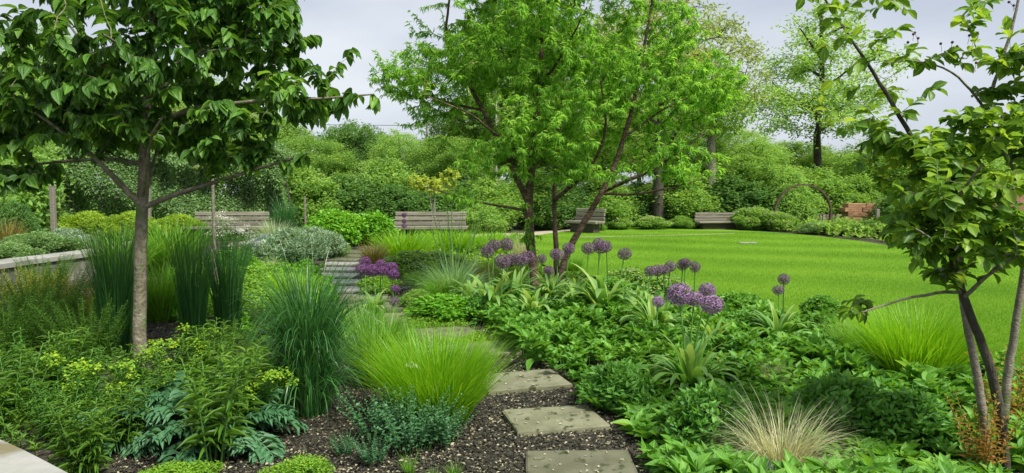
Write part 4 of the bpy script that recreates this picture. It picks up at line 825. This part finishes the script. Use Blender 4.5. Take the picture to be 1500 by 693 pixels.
for a in [
 ('euph', 158, 625, 1.0, 'lime-flowered euphorbia left of the slim grey trunk'), ('euph', 265, 575, .95, 'lime-flowered euphorbia at the right foot of the slim grey trunk'),
 ('euph', 375, 632, .9, 'lime-flowered euphorbia touching the dark arching grass'), ('euphg', 95, 650, .9, 'leafy green spurge near the bottom left wall top'),
 ('euphg', 35, 590, 1.05, 'leafy green spurge at the left edge of the bed'), ('euphg', 110, 590, .95, 'leafy green spurge in front of the bronze foliage'), ('euph', 215, 612, .7, 'small euphorbia in front of the slim grey trunk'),
 ('milk', 210, 620, .8, 'narrow-leaved stems standing over the blue-green cut leaves'), ('milk', 310, 680, 1.05, 'tall narrow-leaved stems at bottom, nearest the camera'), ('milk', 350, 640, 1.0, 'narrow-leaved stems right of the blue-green cut leaves'),
 ('milk', 130, 700, .75, 'narrow-leaved stems beside the pale wall top'), ('milk', 85, 600, .95, 'narrow-leaved stems in the euphorbias at left'), ('milk', 305, 580, .9, 'narrow-leaved stems before the tall upright grass'),
 ('milk', 180, 665, .7, 'short narrow-leaved stems left of the dark mulch gap'), ('milk', 20, 640, .9, 'narrow-leaved stems at the left edge above the wall top'),
 ('fine', 60, 510, 1.0, 'feathery green mass at the left behind the euphorbias'), ('fine', 130, 535, .8, 'feathery green mass left of the tall dark grass'), ('fine', 10, 540, .95, 'feathery green mass cut by the left edge'),
 ('nand', 45, 465, .82, 'bronze-tipped foliage in front of the curved wall at the left'), ('nand', 100, 475, .8, 'yellow-orange tipped foliage below the pale coping'), ('nand', 160, 480, .75, 'yellowish foliage between the wall end and dark grass'),
 ('nand', -15, 480, .7, 'orange-tipped foliage at the left edge below the wall'),
 ('m_cat', 600, 662, 1.0, 'grey-green catmint in front of the bright tussock'), ('m_cat', 560, 645, .85, 'grey-green catmint beside the mulch'), ('m_cat', 650, 652, .75, 'low grey-green catmint under the bright tussock'), ('m_cat', 545, 680, .5, 'smallest grey-green catmint in the open mulch'),
 ('euphg', 405, 560, .75, 'leafy green spurge between mulch and dark arching grass'), ('milk', 415, 600, .6, 'narrow-leaved stems at the left foot of the dark arching grass'), ('fine', 70, 440, .85, 'feathery green mass directly below the pale coping'), ('m_cat', 505, 668, .35, 'tiny grey-green seedling plant alone in the mulch'),
 ('umbel', 335, 400, 1.05, 'white flat-flowered plant in front of the left bench'), ('umbel', 362, 408, .85, 'smaller white flat-flowered plant right of the sapling'),
 ('orng', 1440, 700, .9, 'orange-leaved young shrub at the foot of the near stems'), ('orng', 1478, 640, 1.1, 'orange-leaved twig shrub at the right edge behind the near stems'),
 ('fine', 330, 555, .6, 'loose green stems behind the middle euphorbia'), ('euphg', 420, 520, .8, 'green leafy spurge behind the dark arching grass'), ('fine', 400, 500, .6, 'feathery plant between upright and arching grasses')]: sp_put(*a)
# blue-green cut-leaved plants
def cut_plant(seed, n=26, L=.42):
    rr = np.random.default_rng(seed); g = Geo()
    for i in range(n):
        a = rr.random()*6.28; th = .5+.8*rr.random(); LL = L*(.7+.5*rr.random()); s = np.linspace(0, 1, 12); th_ = th+1.0*s**1.4
        hx = np.cumsum(np.sin(th_))*LL/12; hz = np.cumsum(np.cos(th_))*LL/12+.03; Q = np.c_[hx*math.cos(a), hx*math.sin(a), hz]; Q[:, 2] = np.maximum(Q[:, 2], .02)
        tube(g, Q, np.linspace(.006, .002, 12), 4, .8); T = nrm(np.gradient(Q, axis=0)); S = nrm(np.cross(T, [0, 0, 1.]))
        for sg in (-1, 1):
            m_ = 10; idx = np.linspace(2.5, 11, m_); P = np.stack([np.interp(idx, range(12), Q[:, k]) for k in range(3)], 1); Ti = np.stack([np.interp(idx, range(12), T[:, k]) for k in range(3)], 1); Si = np.stack([np.interp(idx, range(12), S[:, k]) for k in range(3)], 1)
            D = nrm(Si*sg+Ti*.75+rnd(m_, rr)*.12); Nn = np.cross(Si, Ti)+rnd(m_, rr)*.2; Nn[:, 2] = abs(Nn[:, 2]); l = LL*.34*np.sin(PI*(idx-1)/11.5)**.7
            tt = np.full(m_, .35+.3*rr.random()); leaves(g, 'lance', P, D, Nn, l, l*.32, tt)
            leaves(g, 'lance2', P+D*l[:, None]*.4, nrm(D+Ti*1.1), Nn, l*.5, l*.2, tt); leaves(g, 'lance2', P+D*l[:, None]*.4, nrm(D-Ti*.5), Nn, l*.42, l*.18, tt)
    return g
K['cut'] = Kind('cut_leaved_plant', 'plant', [('foliage', cut_plant(81).mesh('cut_leaved_plant'), M['grey'])])
for a in [('cut', 235, 640, 1.1, 'blue-green plant with deeply cut leaves over dark mulch'), ('cut', 330, 650, 1.1, 'blue-green cut-leaved plant before the dark arching grass'), ('cut', 285, 612, 1.05, 'blue-green cut-leaved plant behind two similar ones'), ('cut', 1155, 745, .6, 'small cut-leaved plant under the straw grass')]: sp_put(*a)
# ------------------------------------------------------------------ strap-leaved clumps
def strap_k(seed, n, L, W):
    rr = np.random.default_rng(seed); g = Geo(); a = np.arange(n)*2.4+rr.normal(size=n)*.3; q = rr.random(n)
    P = np.c_[np.cos(a)*.05, np.sin(a)*.05, np.full(n, .0)]; ti = np.clip(.45+rr.normal(size=n)*.32, 0, 1)
    for dz, sg_ in ((0, 1),):
        blades(g, P, a, -.05+.4*q, 1.1+1.5*q, L*(.75+.5*rr.random(n)), W*(.75+.5*rr.random(n)), 9, ti, 1.7, .12, .45)
    return Kind('strap_leaved_clump', 'plant', [('leaves', g.mesh('strap_leaved_clump'), M['strap'])])
K['strap'] = strap_k(91, 40, .56, .085); K['strap2'] = strap_k(92, 54, .5, .07)
for i, a in enumerate([('strap', 720, 464, 1.1, 'strap-leaved clump at the path side of the dusky alliums'), ('strap2', 752, 452, 1.1, 'strap-leaved clump just left of the dark red-brown trunks'), ('strap', 690, 452, .8, 'strap-leaved clump nearest the oat grass'),
 ('strap2', 806, 452, 1.0, 'strap-leaved clump at the right foot of the dark red-brown trunks'), ('strap', 885, 470, 1.25, 'large broad strap-leaved clump under the lone tall alliums'), ('strap2', 845, 458, .9, 'strap-leaved clump between trunks and the large broad clump'),
 ('strap2', 960, 500, 1.0, 'yellowing strap-leaved clump under the row of seven alliums'), ('strap2', 1012, 582, .95, 'pale strap leaves spilling around the four big violet alliums'), ('strap2', 1140, 510, .85, 'strap-leaved clump under the pair of alliums at right'),
 ('strap', 548, 462, .6, 'strap leaves under the rich purple alliums beside the slabs'), ('strap', 780, 472, .8, 'strap-leaved clump at the front below the trunks'), ('strap2', 935, 470, .8, 'strap-leaved clump at lawn side between allium groups'), ('strap2', 1045, 520, .7, 'small strap clump behind the big violet alliums')]):
    sp_put(a[0], a[1], a[2], a[3], a[4], 'strap-leaved clumps')
# ------------------------------------------------------------------ alliums
def head_mesh(seed, n=150):
    rr = np.random.default_rng(seed); g = Geo(); i = np.arange(n)+.5; ph = np.arccos(1-2*i/n); th = PI*(1+5**.5)*i
    u = np.c_[np.cos(th)*np.sin(ph), np.sin(th)*np.sin(ph), np.cos(ph)]; u = nrm(u+rr.normal(size=u.shape)*.06); rad = .43+.07*rr.random(n)
    C = u*rad[:, None]; a = nrm(np.cross(u, [.3, .2, 1.])); b = np.cross(u, a)
    for k in range(6):
        q = k*PI/3+rr.random(n); d = a*np.cos(q)[:, None]+b*np.sin(q)[:, None]; leaves(g, 'dia', C, nrm(d+u*.35), u, .11, .038, np.clip(.5+rr.normal(size=n)*.3, 0, 1))
    z = np.zeros_like(C)  # pedicels
    leaves(g, 'dia', u*.04, u, a, rad, .012, 0)
    return g.mesh('flower_head', False)
HM = {'dusky': [head_mesh(1), head_mesh(2)], 'purple': [head_mesh(3)], 'violet': [head_mesh(4, 180), head_mesh(5, 180)]}
for k, v in HM.items():
    for q in v: q.materials.append(M['al_'+k])
def allium(px, py, Y, d, kind, label, group, lean=None, rz=0):
    H = at(px, py, Y); lean = R.normal(size=2)*.03 if lean is None else np.array(lean); b0 = np.array([H[0]+lean[0], H[1]+lean[1], 0]); hl = H-b0
    o = thing('allium', label, 'flower', b0, 0, group); g = Geo(); u = np.linspace(0, 1, 8)[:, None]; mid = hl*.5+[R.normal()*.012, 0, 0]
    tube(g, 2*u*(1-u)*mid+u*u*hl, np.linspace(.0085, .006, 8), 7, R.random()); obj('stem', g, M['stem'], o)
    m_ = HM[kind]; obj('flower_head', m_[int(R.integers(len(m_)))], None, o, tuple(hl), smooth=False, rz=R.random()*6, scale=(d*R.uniform(.9, 1.12),)*2+(d*R.uniform(.82, 1.0),)).rotation_euler[:2] = R.normal(size=2)*.15
ga = 'dusky alliums left of and around the dark trunks'
for px, py, Y, lb in [(714, 368, 8.7, 'dusky allium furthest left of the dusky group'), (724, 359, 9, 'dusky allium second from the left, higher than its neighbour'), (742, 358, 9.1, 'dusky allium standing highest left of the dark trunk'), (736, 383, 8.2, 'lower dusky allium below the two highest at left'),
 (749, 381, 8.4, 'dusky allium overlapping its lower left neighbour'), (763, 381, 8.3, 'dusky allium right before the dark trunk, partly behind another'), (773, 376, 8.5, 'dusky allium touching the left side of the dark trunk'), (794, 379, 9, 'small dusky allium seen between the dark trunks'),
 (816, 373, 8.6, 'dusky allium in front of the leaning right stem'), (833, 364, 8.9, 'dusky allium just right of the leaning stem'), (804, 396, 8.9, 'small low dusky allium between the stems')]: allium(px, py, Y, .175 if 'small' not in lb else .13, 'dusky', lb, ga)
gb = 'dusky alliums standing before the lawn'
for px, py, Y, lb in [(862, 364, 8.6, 'dusky allium alone left of the tight trio before the lawn'), (877, 358, 9, 'rear dusky allium of the tight trio before the lawn'), (880, 363, 8.6, 'front left dusky allium of the tight trio before the lawn'), (888, 361, 8.7, 'right dusky allium of the tight trio before the lawn'), (915, 372, 8.3, 'dusky allium standing alone on the right before the lawn')]: allium(px, py, Y, .17, 'dusky', lb, gb, (-.12 if px > 900 else R.normal()*.04, 0))
gc = 'row of small alliums at the lawn edge'
for px, py, Y, lb in [(953, 397, 7.1, 'leftmost small allium in the row at the lawn edge'), (964, 396, 7.2, 'second small allium from the left in the row at the lawn edge'), (973, 395, 7.2, 'third small allium from the left in the row at the lawn edge'), (982, 390, 7.3, 'fourth small allium in the row, a little higher'), (1000, 388, 7.5, 'small allium behind, left of the highest pair in the row'), (1004, 385, 7.4, 'highest small allium in the row at the lawn edge'), (1018, 391, 7.2, 'rightmost small allium in the row at the lawn edge')]: allium(px, py, Y, .125, 'dusky', lb, gc, (-.04, 0))
gd = 'big violet alliums in the leafy ground cover'
for px, py, Y, d, lb in [(995, 431, 5.2, .175, 'big violet allium at the left of the nearest group'), (1017, 438, 5.35, .135, 'big violet allium in the middle of the nearest group'), (1036, 425, 5.5, .135, 'rear violet allium of the nearest group'), (1043, 446, 5.1, .17, 'big violet allium at the right of the nearest group')]: allium(px, py, Y, d, 'violet', lb, gd, ((1010-px)/1000*5.2+.0, 0))
allium(964, 442, 6.2, .12, 'violet', 'small violet allium lower left of the nearest group', gd)
allium(1148, 409, 7.2, .13, 'dusky', 'upper allium of the pair before the right lawn', 'pair of alliums before the right lawn'); allium(1140, 425, 7.1, .12, 'dusky', 'lower allium of the pair before the right lawn', 'pair of alliums before the right lawn')
ge = 'rich purple alliums beside the path'
for px, py, Y, d, lb in [(535, 384, 9, .17, 'topmost rich purple allium at the left of its group'), (531, 395, 8.7, .17, 'leftmost rich purple allium beside the path'), (545, 396, 8.6, .17, 'rich purple allium second from the left in front'), (558, 388, 8.9, .16, 'rich purple allium at the upper middle of its group'), (560, 397, 8.6, .15, 'rich purple allium at the lower middle of its group'),
 (574, 392, 8.8, .16, 'rich purple allium at the upper right of its group'), (576, 402, 8.6, .14, 'rich purple allium at the lower right of its group'), (579, 423, 8.5, .12, 'small rich purple allium below the group'), (577, 442, 8.4, .11, 'smallest faded purple allium low by the slabs')]: allium(px, py, Y, d, 'purple', lb, ge)
for py, lb in [(315, 'purple allium highest in front of the middle bench'), (324, 'purple allium halfway up before the middle bench'), (331, 'purple allium lowest before the middle bench')]: allium(592, py, 20.3, .16, 'purple', lb, 'purple alliums before the middle bench')
g = Geo(); leaves(g, 'ovate', np.array([[0, 0, 0.]]), np.array([[1, .1, .05]]), np.array([[0, -.5, 1.]]), .12, .06, .9); tag(obj('fallen_leaf', g, M['cream_fl'], loc=tuple(at(592, 537, 4.55))), 'single pale leaf caught on top of the large bright tussock', 'leaf')
# ------------------------------------------------------------------ ground cover
CP = [(675, 458), (705, 446), (760, 452), (850, 462), (930, 452), (1030, 462), (1120, 472), (1200, 492), (1270, 540), (1330, 575), (1440, 560), (1560, 600), (1560, 800), (1000, 800), (975, 700), (955, 655), (900, 622), (868, 600), (850, 572), (790, 545), (750, 512), (712, 488)]
cp = [gp(x, y)[:2] for x, y in CP]; rr = np.random.default_rng(101)
def cover(poly, dens, hgt, L, W, per, tn, rr, jz=.3, bs=2.0, cr=.2, avoid=()):
    lo = np.min(poly, 0); hi = np.max(poly, 0); n = int(dens*np.prod(hi-lo)); P = np.c_[lo+rr.random((n, 2))*(hi-lo), np.zeros(n)]; P = P[inside(P, poly)]
    for ax, ay, ar_ in avoid: P = P[np.hypot(P[:, 0]-ax, P[:, 1]-ay) > ar_]
    n = len(P); g = Geo(); nc = max(4, int(np.prod(hi-lo)/(cr*cr*4.2))); C = lo+rr.random((nc, 2))*(hi-lo); ci = np.empty(n, int); cd = np.empty(n)
    for k0 in range(0, n, 2000):
        dd = np.linalg.norm(P[k0:k0+2000, None, :2]-C[None], axis=2); ci[k0:k0+2000] = dd.argmin(1); cd[k0:k0+2000] = dd.min(1)
    ct = rr.normal(size=nc)*.1; cs_ = .75+.5*rr.random(nc); chh = .75+.5*rr.random(nc)
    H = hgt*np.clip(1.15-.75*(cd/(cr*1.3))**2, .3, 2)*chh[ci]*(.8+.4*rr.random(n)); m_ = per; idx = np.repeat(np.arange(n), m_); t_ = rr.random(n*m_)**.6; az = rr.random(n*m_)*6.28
    off = rr.normal(size=(n, 2))*.25*hgt
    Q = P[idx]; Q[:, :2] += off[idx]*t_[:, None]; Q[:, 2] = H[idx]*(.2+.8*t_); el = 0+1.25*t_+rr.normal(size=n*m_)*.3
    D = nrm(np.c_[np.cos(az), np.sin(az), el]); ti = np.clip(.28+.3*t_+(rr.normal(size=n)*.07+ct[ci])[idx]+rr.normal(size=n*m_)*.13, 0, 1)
    s = (.65+.5*rr.random(n*m_))*(1.1-.35*t_)*cs_[ci][idx]; leaves(g, tn, Q, D, nrm(np.c_[np.zeros((n*m_, 2)), np.ones(n*m_)]+rnd(n*m_, rr)*.3), L*s, W*s, ti)
    st = Geo(); blades(g, P, rr.random(n)*6.28, .1, .2, H, .006, 2, .3); return g
sg_ = gp(1145, 705); bt_ = gp(1337, 566)
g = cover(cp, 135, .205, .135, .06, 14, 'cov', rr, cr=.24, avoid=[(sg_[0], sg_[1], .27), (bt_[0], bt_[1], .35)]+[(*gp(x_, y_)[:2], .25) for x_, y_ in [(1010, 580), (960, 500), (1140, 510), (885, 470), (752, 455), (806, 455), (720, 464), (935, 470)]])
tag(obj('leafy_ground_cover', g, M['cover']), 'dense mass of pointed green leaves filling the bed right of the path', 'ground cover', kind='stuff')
cr = [gp(x, y)[:2] for x, y in [(600, 455), (660, 470), (700, 492), (720, 508), (690, 512), (640, 500), (600, 482), (575, 470)]]
g = cover(cr, 900, .07, .03, .018, 9, 'lance2', rr, avoid=[(*gp(x_+dx_, y_)[:2], .27) for x_, y_ in [(700, 516), (652, 491), (602, 467), (566, 451)] for dx_ in (-14, 14)]); tag(obj('creeping_ground_cover', g, M['creep']), 'low lime green creeping plants between the stepping slabs', 'ground cover', kind='stuff')
c2 = [gp(x, y)[:2] for x, y in [(340, 500), (440, 520), (500, 470), (470, 410), (430, 375), (330, 378), (250, 400), (230, 470)]]
g = cover(c2, 130, .2, .09, .045, 12, 'lance2', rr); tag(obj('low_ground_cover', g, M['bright_shrub']), 'low fresh green leafy cover between the grasses of the left bed', 'ground cover', kind='stuff')
c3 = [gp(x, y)[:2] for x, y in [(560, 400), (590, 372), (560, 352), (780, 352), (790, 392), (850, 408), (850, 440), (700, 440), (640, 425)]]
g = cover(c3, 60, .22, .1, .04, 12, 'lance2', rr); tag(obj('mixed_ground_cover', g, M['creep']), 'loose yellow-green low planting between path, bench and lawn', 'ground cover', kind='stuff')
c4 = [gp(x, y)[:2] for x, y in [(-300, 600), (-60, 640), (60, 690), (130, 720), (190, 660), (200, 560), (140, 520), (0, 470), (-200, 460)]]
g = cover(c4, 120, .22, .07, .02, 14, 'lance2', rr); tag(obj('bed_ground_cover', g, M['feather']), 'dark green undergrowth beneath the euphorbias at left', 'ground cover', kind='stuff')
c5 = [gp(x, y)[:2] for x, y in [(-300, 352), (-100, 375), (200, 352), (420, 356), (560, 352), (600, 345), (600, 330), (-300, 328)]]
g = cover(c5, 26, .35, .14, .06, 12, 'dia', rr); tag(obj('far_ground_cover', g, M['hedge']), 'green planting at the foot of the hedge and benches', 'ground cover', kind='stuff')
c6 = [gp(x, y)[:2] for x, y in [(860, 334), (1000, 332.5), (1100, 337), (1180, 343), (1260, 352), (1320, 358), (1500, 372), (1500, 322), (860, 322)]]
g = cover(c6, 24, .4, .15, .07, 12, 'dia', rr); tag(obj('border_ground_cover', g, M['ob_mid']), 'green border planting beyond the lawn', 'ground cover', kind='stuff')
# ------------------------------------------------------------------ light
EL, AZ = math.radians(52), math.radians(135)      # azimuth from +Y towards +X
sun = bpy.data.lights.new('sun', 'SUN'); sun.energy = 5.0; sun.angle = math.radians(10); sun.color = (1, .96, .87)
so = bpy.data.objects.new('sun', sun); COL.objects.link(so)
dv = Vector((math.sin(AZ)*math.cos(EL), math.cos(AZ)*math.cos(EL), math.sin(EL))); so.rotation_euler = dv.to_track_quat('Z', 'Y').to_euler()
w = bpy.data.worlds.new('World'); sc.world = w; w.use_nodes = True; t = w.node_tree; t.nodes.clear()
out = t.nodes.new('ShaderNodeOutputWorld'); bg = t.nodes.new('ShaderNodeBackground'); bg.inputs[1].default_value = .12
sky = t.nodes.new('ShaderNodeTexSky'); sky.sky_type = 'NISHITA'; sky.sun_disc = False; sky.sun_elevation = EL; sky.sun_rotation = AZ
tc = t.nodes.new('ShaderNodeTexCoord'); mp = t.nodes.new('ShaderNodeMapping'); mp.inputs['Scale'].default_value = (1.2, 1.2, 3.5); t.links.new(tc.outputs['Generated'], mp.inputs[0])
n1 = node(t, 'ShaderNodeTexNoise', Scale=1.6, Detail=6.0, Roughness=.5); t.links.new(mp.outputs[0], n1.inputs['Vector'])
cl = ramp(t, [(.3, (.42, .47, .56)), (.5, (.58, .62, .70)), (.7, (.75, .78, .82))], n1.outputs[0])
cl = mixc(t, 1.0, cl, (7.1, 7.1, 7.1), 'MULTIPLY')
t.links.new(mixc(t, .88, sky.outputs[0], cl), bg.inputs[0]); t.links.new(bg.outputs[0], out.inputs[0])
sc.view_settings.view_transform = 'Standard'; sc.view_settings.look = 'None'; sc.view_settings.exposure = 0.42; sc.view_settings.gamma = 1.0; sc.view_settings.use_curve_mapping = False
sc.render.engine = 'CYCLES'; sc.cycles.max_bounces = 7; sc.cycles.diffuse_bounces = 4; sc.cycles.transmission_bounces = 5; sc.cycles.use_denoising = True
